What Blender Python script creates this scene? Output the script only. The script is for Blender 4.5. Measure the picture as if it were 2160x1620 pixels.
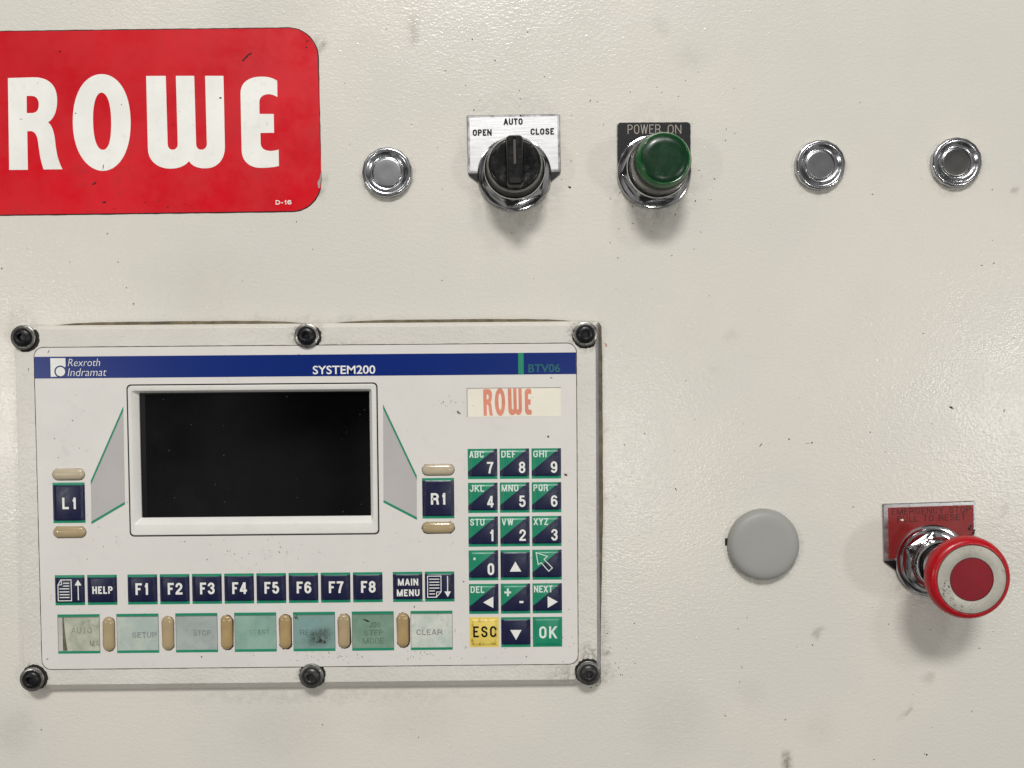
import bpy, bmesh, math, random
import numpy as np
from mathutils import Vector, Matrix
from mathutils.geometry import tessellate_polygon

for _o in list(bpy.data.objects):
    bpy.data.objects.remove(_o)
SC = bpy.context.scene
COL = SC.collection
S = 0.00025                       # metres per unit; all sizes below are in quarter millimetres
random.seed(7)

# ------------------------------------------------------------------ camera
F = 1620.0; D = 1620.0            # focal length and distance from the cabinet face, in units
CU, CV = 978.837, 37.336          # foot of the camera on the cabinet face
RX, RY, RZ = 0.02873, -0.00504, -0.00841
def rot(rx, ry, rz):
    cx, sx, cy, sy, cz, sz = math.cos(rx), math.sin(rx), math.cos(ry), math.sin(ry), math.cos(rz), math.sin(rz)
    return (np.array([[cz, -sz, 0], [sz, cz, 0], [0, 0, 1]]) @ np.array([[cy, 0, sy], [0, 1, 0], [-sy, 0, cy]])
            @ np.array([[1, 0, 0], [0, cx, -sx], [0, sx, cx]]))
RM = rot(RX, RY, RZ)
cam = bpy.data.cameras.new('camera')
cam.sensor_width = 36.0; cam.lens = F / 2160 * 36.0
cam.clip_start = 0.01; cam.clip_end = 50
cam_o = bpy.data.objects.new('camera', cam); COL.objects.link(cam_o)
_w = lambda r: Vector((r[0], r[2], -r[1]))
_r, _d, _f = _w(RM[0]), _w(RM[1]), _w(RM[2])
_m = Matrix.Identity(4)
for i in range(3):
    _m[i][0] = _r[i]; _m[i][1] = -_d[i]; _m[i][2] = -_f[i]
_m[1][3] = -D * S
cam_o.matrix_world = _m
SC.camera = cam_o

# ------------------------------------------------------------------ world and lamps (factory hall)
W = bpy.data.worlds.new('World'); SC.world = W; W.use_nodes = True
# a dim workshop all round: large soft lighter and darker shapes, the same in every direction
_wn = W.node_tree.nodes; _wl = W.node_tree.links; _bg = _wn['Background']
_tc = _wn.new('ShaderNodeTexCoord'); _nz = _wn.new('ShaderNodeTexNoise'); _mr = _wn.new('ShaderNodeMapRange')
_nz.inputs['Scale'].default_value = 3.2; _nz.inputs['Detail'].default_value = 4.0; _nz.inputs['Roughness'].default_value = 0.55
_mr.interpolation_type = 'SMOOTHSTEP'
for _i, _v in ((1, 0.44), (2, 0.60), (3, 0.02), (4, 0.33)): _mr.inputs[_i].default_value = _v
_wl.new(_tc.outputs['Generated'], _nz.inputs['Vector']); _wl.new(_nz.outputs[0], _mr.inputs[0]); _wl.new(_mr.outputs[0], _bg.inputs[1])
_bg.inputs[0].default_value = (1.0, 0.98, 0.95, 1)
def area(name, loc, target, sx, sy, power, color):
    l = bpy.data.lights.new(name, 'AREA'); l.shape = 'RECTANGLE'; l.size = sx; l.size_y = sy
    l.energy = power; l.color = color
    o = bpy.data.objects.new(name, l); COL.objects.link(o); o.location = loc
    o.rotation_euler = (Vector(target) - Vector(loc)).to_track_quat('-Z', 'Y').to_euler()
    return o
area('hall_lamp_main', (-0.10, -2.15, 2.0), (0, 0, -0.1), 0.62, 0.36, 47.5, (1.0, 0.978, 0.955))
area('hall_lamp_second', (0.85, -2.1, 2.1), (0, 0, 0), 0.36, 0.30, 9, (0.98, 0.985, 1.0))
area('hall_lamp_third', (-1.3, -2.3, 1.75), (0, 0, 0), 0.6, 0.2, 4, (1.0, 0.985, 0.965))
area('hall_light_left', (-1.53, -1.9, -0.17), (0, 0, 0), 0.09, 0.26, 4.6, (1.0, 0.99, 0.96))
area('hall_light_right', (1.62, -1.9, -0.20), (0, 0, 0), 0.12, 0.27, 5.6, (1.0, 0.99, 0.97))
area('hall_light_low', (0.34, -2.0, -0.33), (0, 0, 0), 0.10, 0.13, 2.8, (0.97, 1.0, 0.93))
VS = SC.view_settings
VS.view_transform = 'Standard'; VS.look = 'None'; VS.exposure = 0.08; VS.gamma = 1.0; VS.use_curve_mapping = False
SC.cycles.use_denoising = True

# ------------------------------------------------------------------ coordinates
def at(px, py, h=0.0):
    """point of the photograph -> (u right, v up) on the plane h in front of the cabinet face"""
    q = RM.T @ np.array([(px - 1080) / F, (py - 810) / F, 1.0])
    q = q * ((D - h) / q[2])
    return float(q[0]), float(-q[1])
def world(u, v, h=0.0):
    return Vector((u * S, -h * S, v * S))

# ------------------------------------------------------------------ material helpers
def lin(r, g, b):
    def c(x):
        x /= 255.0
        return x / 12.92 if x <= 0.04045 else ((x + 0.055) / 1.055) ** 2.4
    return (c(r), c(g), c(b), 1.0)
class NT:
    def __init__(s, name):
        s.m = bpy.data.materials.new(name); s.m.use_nodes = True
        s.t = s.m.node_tree; s.n = s.t.nodes; s.b = s.n['Principled BSDF']
        s.tc = s.n.new('ShaderNodeTexCoord')
    def link(s, a, b): s.t.links.new(a, b)
    def set(s, sock, v):
        if hasattr(v, 'is_linked'): s.link(v, sock)
        else: sock.default_value = v
    def vec(s, scale=(1, 1, 1), loc=(0, 0, 0), rotz=(0, 0, 0), src=None):
        m = s.n.new('ShaderNodeMapping'); s.link(src or s.tc.outputs['Object'], m.inputs[0])
        m.inputs['Scale'].default_value = scale; m.inputs['Location'].default_value = loc; m.inputs['Rotation'].default_value = rotz
        return m.outputs[0]
    def noise(s, scale, detail=3.0, rough=0.55, vec=None, dist=0.0):
        n = s.n.new('ShaderNodeTexNoise'); n.inputs['Scale'].default_value = scale
        n.inputs['Detail'].default_value = detail; n.inputs['Roughness'].default_value = rough
        n.inputs['Distortion'].default_value = dist
        s.link(vec or s.tc.outputs['Object'], n.inputs['Vector']); return n.outputs[0]
    def ramp(s, v, a, b, lo=0.0, hi=1.0, smooth=True):
        n = s.n.new('ShaderNodeMapRange'); n.interpolation_type = 'SMOOTHSTEP' if smooth else 'LINEAR'
        s.set(n.inputs[0], v); n.inputs[1].default_value = a; n.inputs[2].default_value = b
        n.inputs[3].default_value = lo; n.inputs[4].default_value = hi; return n.outputs[0]
    def math(s, op, a, b=0.0):
        n = s.n.new('ShaderNodeMath'); n.operation = op; s.set(n.inputs[0], a); s.set(n.inputs[1], b); return n.outputs[0]
    def mix(s, fac, a, b):
        n = s.n.new('ShaderNodeMix'); n.data_type = 'RGBA'
        s.set(n.inputs[0], fac); s.set(n.inputs[6], a); s.set(n.inputs[7], b); return n.outputs[2]
    def sep(s, v=None):
        n = s.n.new('ShaderNodeSeparateXYZ'); s.link(v or s.tc.outputs['Object'], n.inputs[0]); return n.outputs
    def bump(s, h, strength, dist=S):
        n = s.n.new('ShaderNodeBump'); n.inputs['Strength'].default_value = strength; n.inputs['Distance'].default_value = dist
        s.link(h, n.inputs['Height']); s.link(n.outputs[0], s.b.inputs['Normal'])
    def spot(s, u, v, r0, r1, strength, sx=1.0, ang=0.0, vec=None):
        """soft mark round one point (units): full inside r0, gone at r1, stretched by sx along ang"""
        src = vec or s.tc.outputs['Object']
        sub = s.n.new('ShaderNodeVectorMath'); sub.operation = 'SUBTRACT'; s.link(src, sub.inputs[0]); sub.inputs[1].default_value = (u * S, 0, v * S)
        mp = s.n.new('ShaderNodeVectorRotate'); mp.rotation_type = 'Y_AXIS'; mp.inputs['Angle'].default_value = ang
        s.link(sub.outputs[0], mp.inputs[0])
        mu = s.n.new('ShaderNodeVectorMath'); mu.operation = 'MULTIPLY'; s.link(mp.outputs[0], mu.inputs[0]); mu.inputs[1].default_value = (1.0 / sx / S, 0, 1.0 / S)
        ln = s.n.new('ShaderNodeVectorMath'); ln.operation = 'LENGTH'; s.link(mu.outputs[0], ln.inputs[0])
        return s.ramp(ln.outputs['Value'], r0, r1, strength, 0.0)

def simple(name, color, rough=0.5, metal=0.0, spec=0.5, coat=0.0, dirt=0.0, dirt_col=(0.03, 0.027, 0.022, 1), dscale=60, bump=0.0, bscale=800, rvar=0.0, var=0.06):
    k = NT(name); b = k.b
    c = color
    n1 = k.noise(dscale * 0.6, 4.0, 0.6)
    dark = tuple(x * (1 - 2.2 * var) for x in color[:3]) + (1,)
    lite = tuple(min(1, x * (1 + 1.2 * var)) for x in color[:3]) + (1,)
    c = k.mix(k.ramp(n1, 0.3, 0.7), dark, lite)
    if dirt > 0:
        n2 = k.noise(dscale * 3.1, 6.0, 0.72)
        n3 = k.noise(dscale * 0.5, 3.0, 0.6)
        f = k.math('MULTIPLY', k.ramp(n2, 0.5, 0.78), k.ramp(n3, 0.35, 0.7, 0.0, dirt))
        c = k.mix(f, c, dirt_col)
    k.set(b.inputs['Base Color'], c)
    b.inputs['Metallic'].default_value = metal
    b.inputs['Specular IOR Level'].default_value = spec
    b.inputs['Coat Weight'].default_value = coat; b.inputs['Coat Roughness'].default_value = 0.15
    if rvar: k.set(b.inputs['Roughness'], k.ramp(k.noise(dscale * 1.7, 5, 0.7), 0.3, 0.7, max(0.02, rough - rvar), rough + rvar))
    else: b.inputs['Roughness'].default_value = rough
    if bump: k.bump(k.noise(bscale, 3.0, 0.5), bump)
    return k.m

WALLC = lin(226, 221, 208)
def wall_paint():
    k = NT('cabinet_paint'); b = k.b
    # slow tone drift of old paint, with the mixed lighting tint painted in
    c = k.mix(k.ramp(k.noise(9, 3, 0.5), 0.35, 0.68), lin(219, 216, 206), lin(225, 219, 209))
    c = k.mix(k.ramp(k.noise(17, 4, 0.6), 0.52, 0.8, 0, 0.10), c, lin(200, 192, 172))
    grain = k.noise(260, 6, 0.75)
    def attr(n_):
        a_ = k.n.new('ShaderNodeAttribute'); a_.attribute_name = n_; return a_.outputs['Fac']
    c = k.mix(k.math('MULTIPLY', attr('grime'), k.ramp(grain, 0.36, 0.62)), c, lin(70, 62, 50))
    c = k.mix(k.math('MULTIPLY', attr('smudge'), k.ramp(grain, 0.3, 0.6, 0.45, 1)), c, lin(84, 78, 62))
    # pin-point specks
    vo = k.n.new('ShaderNodeTexVoronoi'); vo.inputs['Scale'].default_value = 120; k.link(k.tc.outputs['Object'], vo.inputs['Vector'])
    vo.inputs['Randomness'].default_value = 1.0
    sp = k.sep(vo.outputs['Color'])
    speck = k.math('MULTIPLY', k.ramp(vo.outputs['Distance'], 0.03, 0.07, 1, 0), k.math('GREATER_THAN', sp[0], 0.86))
    c = k.mix(k.math('MULTIPLY', speck, k.ramp(sp[1], 0.0, 1.0, 0.15, 0.75, False)), c, lin(66, 56, 44))
    k.set(b.inputs['Base Color'], c)
    k.set(b.inputs['Roughness'], k.ramp(k.noise(40, 4, 0.6), 0.3, 0.7, 0.20, 0.29))
    b.inputs['Specular IOR Level'].default_value = 0.5
    # orange peel of sprayed paint, plus scattered nibs
    h = k.math('ADD', k.math('MULTIPLY', k.noise(800, 2.0, 0.5, k.vec(scale=(.8, 1, 1.1))), 1.0), k.math('MULTIPLY', k.noise(430, 1.5, 0.5, k.vec(scale=(.75, 1, 1.15))), 0.8))
    vn = k.n.new('ShaderNodeTexVoronoi'); vn.inputs['Scale'].default_value = 210; k.link(k.vec(loc=(.3, .1, .7)), vn.inputs['Vector'])
    s2 = k.sep(vn.outputs['Color'])
    nib = k.math('MULTIPLY', k.ramp(vn.outputs['Distance'], 0.02, 0.2, 1, 0), k.math('GREATER_THAN', s2[0], 0.82))
    h = k.math('ADD', h, k.math('MULTIPLY', nib, 0.6))
    k.bump(h, 0.38, 1.6 * S)
    return k.m

M = {}
M['wall'] = wall_paint()
M['red'] = simple('red_vinyl', lin(212, 16, 32), 0.40, spec=0.34, dirt=0.35, dscale=18, var=0.06, rvar=0.14)
M['white_ink'] = simple('white_vinyl', lin(246, 245, 238), 0.42, dirt=0.22, dscale=60, var=0.03)
M['torn'] = simple('torn_backing', lin(176, 168, 158), 0.6, dirt=0.6, dscale=300)
M['grime'] = simple('black_grime', lin(38, 33, 28), 0.8, var=0.2, dscale=300)
M['softgrime'] = simple('brown_grime', lin(92, 84, 70), 0.8, var=0.2, dscale=300)
M['chrome'] = simple('chrome', (0.60, 0.60, 0.61, 1), 0.09, 1.0, dirt=0.22, dscale=300, rvar=0.04, bump=0.03, bscale=200)
M['plug'] = simple('plug_chrome', (0.50, 0.50, 0.52, 1), 0.21, 1.0, dscale=320, var=0.02)
M['dark_metal'] = simple('dark_polished_metal', (0.20, 0.20, 0.19, 1), 0.22, 1.0, dirt=0.3, dscale=100, rvar=0.06)
M['plug_face'] = simple('plug_face_satin', (0.29, 0.29, 0.30, 1), 0.38, 1.0, dscale=500, bump=0.05, bscale=1800, var=0.03)
M['plug_face_mid'] = simple('plug_face_tarnished', (0.30, 0.30, 0.31, 1), 0.33, 1.0, dscale=300, bump=0.04, bscale=1800, var=0.05)
M['plug_face_dark'] = simple('plug_face_polished', (0.30, 0.295, 0.285, 1), 0.27, 1.0, dscale=180, var=0.07)
M['black_plastic'] = simple('black_plastic', lin(11, 11, 12), 0.24, dirt=0.10, dirt_col=lin(84, 76, 64), dscale=200, rvar=0.1, bump=0.15, bscale=500)
M['black_rubber'] = simple('black_rubber', lin(8, 8, 8), 0.45)
M['green_lens'] = simple('green_lens', lin(3, 90, 34), 0.18, spec=0.5, coat=0.3, dirt=0.2, dscale=120)
M['green_face'] = simple('green_lens_face', lin(14, 52, 28), 0.28, spec=0.4, dirt=0.7, dirt_col=lin(52, 70, 56), dscale=140, rvar=0.08, bump=0.1)
M['grey_plug'] = simple('grey_plastic', lin(158, 158, 153), 0.5, var=0.015, bump=0.12, bscale=700)
M['mush'] = simple('red_button_plastic', lin(178, 11, 25), 0.28, spec=0.45, dirt=0.5, dscale=110, rvar=0.07)
M['mush_dark'] = simple('red_button_insert', lin(134, 20, 34), 0.5, spec=0.3, dirt=0.5, dscale=90, rvar=0.06)
M['mush_ring'] = simple('button_ring_metal', lin(184, 180, 168), 0.48, 0.25, dirt=0.8, dirt_col=lin(98, 94, 86), dscale=120, rvar=0.1)
M['foam'] = simple('foam_gasket', lin(112, 102, 80), 0.85, dirt=0.9, dscale=250, bump=0.6, bscale=1500, var=0.18)
M['screw'] = simple('black_oxide', lin(36, 36, 38), 0.32, 0.55, dirt=0.6, dirt_col=lin(96, 90, 84), dscale=260, rvar=0.1)
M['washer'] = simple('dull_steel', lin(128, 128, 124), 0.38, 0.9, dirt=0.9, dscale=260, rvar=0.12)
M['foil'] = simple('front_foil', lin(225, 221, 215), 0.42, dirt=0.14, dirt_col=lin(96, 88, 74), dscale=45, var=0.012, rvar=0.05)
M['seam'] = simple('dark_seam', lin(30, 28, 25), 0.8)
M['blue'] = simple('blue_ink', lin(0, 37, 116), 0.30, spec=0.32, var=0.03, dscale=30)
M['green'] = simple('green_ink', lin(22, 138, 104), 0.4, var=0.03)
M['darkgreen'] = simple('dim_green_ink', lin(22, 100, 96), 0.4)
M['navy'] = simple('navy_ink', lin(16, 20, 62), 0.36, dirt=0.2, dirt_col=lin(80, 80, 96), dscale=220)
M['wedge'] = simple('grey_ink', lin(186, 182, 180), 0.45, var=0.02)
M['print'] = simple('white_print', lin(238, 238, 232), 0.45, var=0.03)
M['mint_print'] = simple('pale_print', lin(224, 238, 228), 0.45, var=0.03)
M['black_print'] = simple('black_print', lin(10, 10, 10), 0.5, spec=0.2)
M['salmon'] = simple('faded_red_print', lin(226, 142, 118), 0.55, var=0.06, dscale=150)
M['paper'] = simple('paper_slip', lin(240, 234, 218), 0.55, dirt=0.12, dirt_col=lin(150, 130, 90), dscale=60, var=0.02)
M['pill'] = simple('tan_plastic', lin(178, 158, 122), 0.13, spec=0.6, var=0.05, dscale=150)
M['pill_pale'] = simple('pale_tan_plastic', lin(192, 178, 152), 0.16, spec=0.6, var=0.05, dscale=150)
M['pill_brown'] = simple('brown_tan_plastic', lin(176, 150, 106), 0.13, spec=0.6, var=0.07, dscale=150)
M['alu'] = None
M['estop_red'] = simple('plate_red_enamel', lin(138, 34, 32), 0.45, dirt=0.6, dirt_col=lin(70, 24, 18), dscale=70, rvar=0.08)
M['alu_edge'] = simple('plate_edge_metal', (0.5, 0.5, 0.5, 1), 0.34, 1.0, dirt=0.35, dscale=180, rvar=0.1)
M['black_plate'] = simple('black_anodised', lin(24, 24, 27), 0.45, spec=0.35, dirt=0.25, dirt_col=lin(92, 90, 86), dscale=160)
M['engraved'] = simple('engraved_fill', lin(170, 160, 146), 0.5)
M['dull_print'] = simple('dull_black_print', lin(48, 18, 18), 0.5)

def brushed():
    k = NT('brushed_aluminium'); b = k.b
    n = k.noise(60, 4, 0.7, k.vec(scale=(1.0, 1.0, 60.0)))
    k.set(b.inputs['Base Color'], k.mix(k.ramp(n, 0.3, 0.7), (0.60, 0.60, 0.61, 1), (0.80, 0.80, 0.80, 1)))
    b.inputs['Metallic'].default_value = 0.85
    k.set(b.inputs['Roughness'], k.ramp(n, 0.3, 0.7, 0.38, 0.55))
    k.bump(n, 0.15); return k.m
M['alu'] = brushed()

def frame_paint():
    k = NT('frame_paint'); b = k.b
    c = k.mix(k.ramp(k.noise(20, 4, 0.6), 0.35, 0.7), lin(216, 212, 202), lin(222, 218, 209))
    sp = k.sep()
    # dirt rubbed in at the lower right corner and round the screws
    acc = None
    for (px, py, r0, r1, st, sx) in SCREW_DIRT:
        u, v = at(px, py, 26)
        m = k.spot(u - PC[0], v - PC[1], r0, r1, st, sx)
        acc = m if acc is None else k.math('MAXIMUM', acc, m)
    g = k.math('MULTIPLY', acc, k.ramp(k.noise(330, 7, 0.8), 0.42, 0.60))
    c = k.mix(g, c, lin(88, 74, 58))
    c = k.mix(k.ramp(k.noise(700, 5, 0.7), 0.66, 0.74, 0, 0.5), c, lin(110, 98, 78))
    k.set(b.inputs['Base Color'], c)
    b.inputs['Roughness'].default_value = 0.33
    k.bump(k.math('ADD', k.noise(620, 2.5, 0.5), k.noise(210, 2, 0.5)), 0.6, 2.2 * S)
    return k.m

def screen_glass():
    k = NT('dark_screen_glass'); b = k.b
    vo = k.n.new('ShaderNodeTexVoronoi'); vo.inputs['Scale'].default_value = 420; k.link(k.tc.outputs['Object'], vo.inputs['Vector'])
    s = k.sep(vo.outputs['Color'])
    sx = k.sep()
    f = k.math('MULTIPLY', k.ramp(vo.outputs['Distance'], 0.08, 0.2, 1, 0), k.math('GREATER_THAN', s[0], 0.95))
    f = k.math('MULTIPLY', f, k.ramp(s[1], 0.3, 1, 0.0, 0.28, False))
    haze = k.math('MULTIPLY', k.ramp(k.noise(26, 6, 0.7), 0.42, 0.75, 0, 0.012), k.ramp(sx[0], -0.05, 0.02, 1, 0.15))
    c = k.mix(k.math('ADD', f, haze), (0.0012, 0.0012, 0.0015, 1), (0.5, 0.5, 0.48, 1))
    k.set(b.inputs['Base Color'], c)
    k.set(b.inputs['Roughness'], k.ramp(k.noise(40, 5, 0.7), 0.3, 0.7, 0.05, 0.11))
    b.inputs['Specular IOR Level'].default_value = 0.30
    return k.m

def slip_film(name, col_a, col_b, col_c, seed, stain=0.25, burn=None):
    """clear film over a coloured slip with mottled, stained paper behind"""
    k = NT(name); b = k.b
    v = k.vec(loc=(seed * 1.37, seed * .71, seed * 2.3))
    c = k.mix(k.ramp(k.noise(70, 3, 0.6, v), 0.32, 0.68), col_a, col_b)
    c = k.mix(k.ramp(k.noise(110, 5, 0.7, v), 0.52, 0.72, 0, 0.55), c, col_c)
    c = k.mix(k.ramp(k.noise(420, 6, 0.8, v), 0.5, 0.75, 0, stain), c, lin(70, 84, 70))
    if burn:
        m_ = k.math('MAXIMUM', k.spot(burn[0], burn[1], 2, 30, .75, 1.5, .3), k.spot(burn[0] + 4, burn[1] - 6, 2, 11, .95, 1.4))
        c = k.mix(k.math('MULTIPLY', m_, k.ramp(k.noise(300, 6, 0.75), 0.32, 0.6, 0.25, 1)), c, lin(40, 40, 34))
    k.set(b.inputs['Base Color'], c); b.inputs['Roughness'].default_value = 0.38
    b.inputs['Coat Weight'].default_value = 0.35; b.inputs['Coat Roughness'].default_value = 0.2
    return k.m

KW, KH = 61.6, 63.2               # key size
def key_ink(kind):
    k = NT('key_ink_' + kind); b = k.b
    s = k.sep(); x = k.math('DIVIDE', s[0], S); z = k.math('DIVIDE', s[2], S)
    navy = k.mix(k.ramp(k.noise(260, 6, 0.75), 0.55, 0.75, 0, 0.22), lin(14, 18, 58), lin(84, 84, 100))
    green = k.mix(k.ramp(k.noise(60, 4, 0.6), 0.3, 0.7), lin(20, 128, 96), lin(26, 142, 106))
    c = navy
    if kind == 'diagonal':
        # line from (-KW/2, KH/2-47.5) to (-KW/2+57.5, KH/2)
        d = k.math('SUBTRACT', z, k.math('ADD', k.math('MULTIPLY', x, 47.5 / 57.5), KH / 2 - 47.5 + KW / 2 * 47.5 / 57.5))
        c = k.mix(k.math('GREATER_THAN', d, 0.0), c, green)
    if kind in ('stripes', 'tall'):
        c = k.mix(k.math('GREATER_THAN', z, (KH if kind == 'stripes' else 84.5) / 2 - 5.2), c, green)
    if kind in ('diagonal', 'stripes', 'tall'):
        c = k.mix(k.math('LESS_THAN', z, -(KH if kind != 'tall' else 84.5) / 2 + (5.8 if kind != 'tall' else 5.2)), c, green)
    if kind == 'yellow':
        c = k.mix(k.ramp(k.noise(90, 5, 0.7), 0.45, 0.75), lin(236, 210, 104), lin(226, 196, 92))
        e = k.math('MAXIMUM', k.math('ABSOLUTE', x), k.math('ABSOLUTE', z))
        rim = k.math('MULTIPLY', k.ramp(e, 20, 24), k.ramp(e, 26, 30, 1, 0))
        c = k.mix(k.math('MULTIPLY', rim, k.ramp(k.noise(300, 6, 0.8), 0.48, 0.62, 0, 0.75)), c, lin(110, 92, 40))
    if kind == 'green':
        c = green
        c = k.mix(k.math('MULTIPLY', k.ramp(k.math('ABSOLUTE', x), 26, 30), k.ramp(k.noise(150, 6, 0.8), 0.56, 0.6)), c, lin(20, 26, 30))
    k.set(b.inputs['Base Color'], c)
    k.set(b.inputs['Roughness'], k.ramp(k.noise(200, 5, 0.7), 0.3, 0.7, 0.28, 0.42))
    return k.m
for _k in ('diagonal', 'stripes', 'tall', 'yellow', 'green'):
    M['key_' + _k] = key_ink(_k)

# ------------------------------------------------------------------ mesh helpers (local units: a right, b up, h out of the face)
def V(a, b, h): return (a * S, -h * S, b * S)
def obj(name, verts, faces, mat, parent=None, loc=(0, 0, 0), smooth=False, fix=True, angle=None):
    me = bpy.data.meshes.new(name)
    me.from_pydata([V(*p) for p in verts], [], faces)
    if fix:
        bm = bmesh.new(); bm.from_mesh(me)
        bmesh.ops.recalc_face_normals(bm, faces=bm.faces)
        bm.to_mesh(me); bm.free()
    if mat is not None: me.materials.append(mat)
    if smooth:
        for p in me.polygons: p.use_smooth = True
        if angle: me.set_sharp_from_angle(angle=math.radians(angle))
    o = bpy.data.objects.new(name, me); COL.objects.link(o)
    o.location = V(*loc)
    if parent: o.parent = parent
    return o
def thing(name, label, cat, u, v, rotz=0.0, group=None):
    o = bpy.data.objects.new(name, None); COL.objects.link(o)
    o.empty_display_size = 0.01; o.location = world(u, v)
    o.rotation_euler = (0, -rotz, 0)
    tag(o, label, cat, group); return o
def tag(o, label, cat=None, group=None, kind=None):
    o['label'] = label
    if cat: o['category'] = cat
    if group: o['group'] = group
    if kind: o['kind'] = kind
def node(name, parent, loc=(0, 0, 0)):
    o = bpy.data.objects.new(name, None); COL.objects.link(o); o.empty_display_size = 0.004
    o.parent = parent; o.location = V(*loc); return o
def lathe(profile, n=72, rfun=None, close_top=True):
    """profile [(r,h)...]; rfun(i_ring, angle, r) may bend a ring out of round"""
    vs, fs = [], []
    for i, (r, h) in enumerate(profile):
        for j in range(n):
            a = 2 * math.pi * j / n
            rr = rfun(i, a, r) if rfun else r
            vs.append((rr * math.cos(a), rr * math.sin(a), h))
    for i in range(len(profile) - 1):
        for j in range(n):
            k = (j + 1) % n
            fs.append((i * n + j, i * n + k, (i + 1) * n + k, (i + 1) * n + j))
    if close_top: fs.append(tuple((len(profile) - 1) * n + j for j in range(n)))
    return vs, fs
def rrect(x0, y0, x1, y1, r=0.0, n=8):
    if r <= 0: return [(x0, y0), (x1, y0), (x1, y1), (x0, y1)]
    pts = []
    for cx, cy, a0 in ((x1 - r, y0 + r, -90), (x1 - r, y1 - r, 0), (x0 + r, y1 - r, 90), (x0 + r, y0 + r, 180)):
        for i in range(n + 1):
            a = math.radians(a0 + 90.0 * i / n); pts.append((cx + r * math.cos(a), cy + r * math.sin(a)))
    return pts
def fill(loops):
    """triangles of an outline with holes, as index triples into the joined point list"""
    pts = [p for l in loops for p in l]
    tris = tessellate_polygon([[Vector((p[0], p[1], 0)) for p in l] for l in loops])
    out = []
    for t in tris:
        a, b, c = (pts[i] for i in t)
        cr = (b[0] - a[0]) * (c[1] - a[1]) - (b[1] - a[1]) * (c[0] - a[0])
        if abs(cr) < 1e-9: continue
        out.append(tuple(t) if cr > 0 else (t[0], t[2], t[1]))
    return pts, out
def sheet(name, loops, h, mat, parent, loc=(0, 0, 0), hf=None):
    pts, tris = fill(loops)
    vs = [(p[0], p[1], (hf(p[0], p[1]) if hf else 0) + h) for p in pts]
    return obj(name, vs, tris, mat, parent, loc, fix=False)
def slab(name, loops, h0, h1, mat, parent, loc=(0, 0, 0), cham=0.0, smooth=False):
    """extruded outline with holes; the first loop (counter-clockwise) may get a chamfer"""
    pts, tris = fill(loops)
    vs = []; fs = []
    top = []
    L0 = loops[0]
    if cham > 0:
        n = len(L0); ins = []
        for i in range(n):
            p, q, r = L0[i - 1], L0[i], L0[(i + 1) % n]
            d1 = Vector((q[0] - p[0], q[1] - p[1])); d2 = Vector((r[0] - q[0], r[1] - q[1]))
            if d1.length < 1e-6 or d2.length < 1e-6: ins.append(q); continue
            d1.normalize(); d2.normalize()
            n1 = Vector((-d1.y, d1.x)); n2 = Vector((-d2.y, d2.x)); m = (n1 + n2)
            m = m / max(0.3, m.length_squared) * 2
            ins.append((q[0] + m.x * cham, q[1] + m.y * cham))
        loops2 = [ins] + list(loops[1:]); pts, tris = fill(loops2)
    vs = [(p[0], p[1], h1) for p in pts]; fs = [t for t in tris]
    base = 0
    for li, L in enumerate(loops):
        n = len(L); s0 = len(vs)
        if li == 0 and cham > 0:
            vs += [(p[0], p[1], h1 - cham) for p in L]
            for i in range(n):
                j = (i + 1) % n; fs.append((base + i, s0 + i, s0 + j, base + j))
            up = s0; s0 = len(vs)
        else: up = base
        vs += [(p[0], p[1], h0) for p in L]
        for i in range(n):
            j = (i + 1) % n; fs.append((up + i, s0 + i, s0 + j, up + j))
        base += n
    o = obj(name, vs, fs, mat, parent, loc, smooth=smooth, angle=25 if smooth else None)
    return o
def hexnut(a, h0, h1, hole, n=96, spin=0.0):
    """chamfered hexagon nut with scalloped top edges; a = half the width across flats"""
    def R(t):
        t = (t - spin) % (math.pi / 3) - math.pi / 6
        return a / math.cos(t)
    prof = [('x', h0), ('x', 'e'), (a * 0.985, h1), (hole, h1), (hole, h0)]
    vs, fs = [], []
    for (r, h) in prof:
        for j in range(n):
            t = 2 * math.pi * j / n
            rr = R(t) if r == 'x' else r
            hh = (h1 - 0.6 - (R(t) - a) * 0.62) if h == 'e' else h
            vs.append((rr * math.cos(t), rr * math.sin(t), hh))
    for i in range(len(prof) - 1):
        for j in range(n):
            k = (j + 1) % n; fs.append((i * n + j, i * n + k, (i + 1) * n + k, (i + 1) * n + j))
    return vs, fs
def stadium(w, h, inset=0.0, n=10, jit=0.0):
    """capsule outline, long side along the larger of w, h"""
    pts = []; r = min(w, h) / 2; e = max(w, h) / 2 - r; rr = r - inset
    for s0, a0 in ((1, -90), (-1, 90)):
        for i in range(n + 1):
            a = math.radians(a0 + 180.0 * i / n); q = rr + (random.uniform(-jit, jit) if jit else 0)
            p = (s0 * e + q * math.cos(a), q * math.sin(a))
            pts.append(p if w >= h else (-p[1], p[0]))
    return pts

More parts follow.
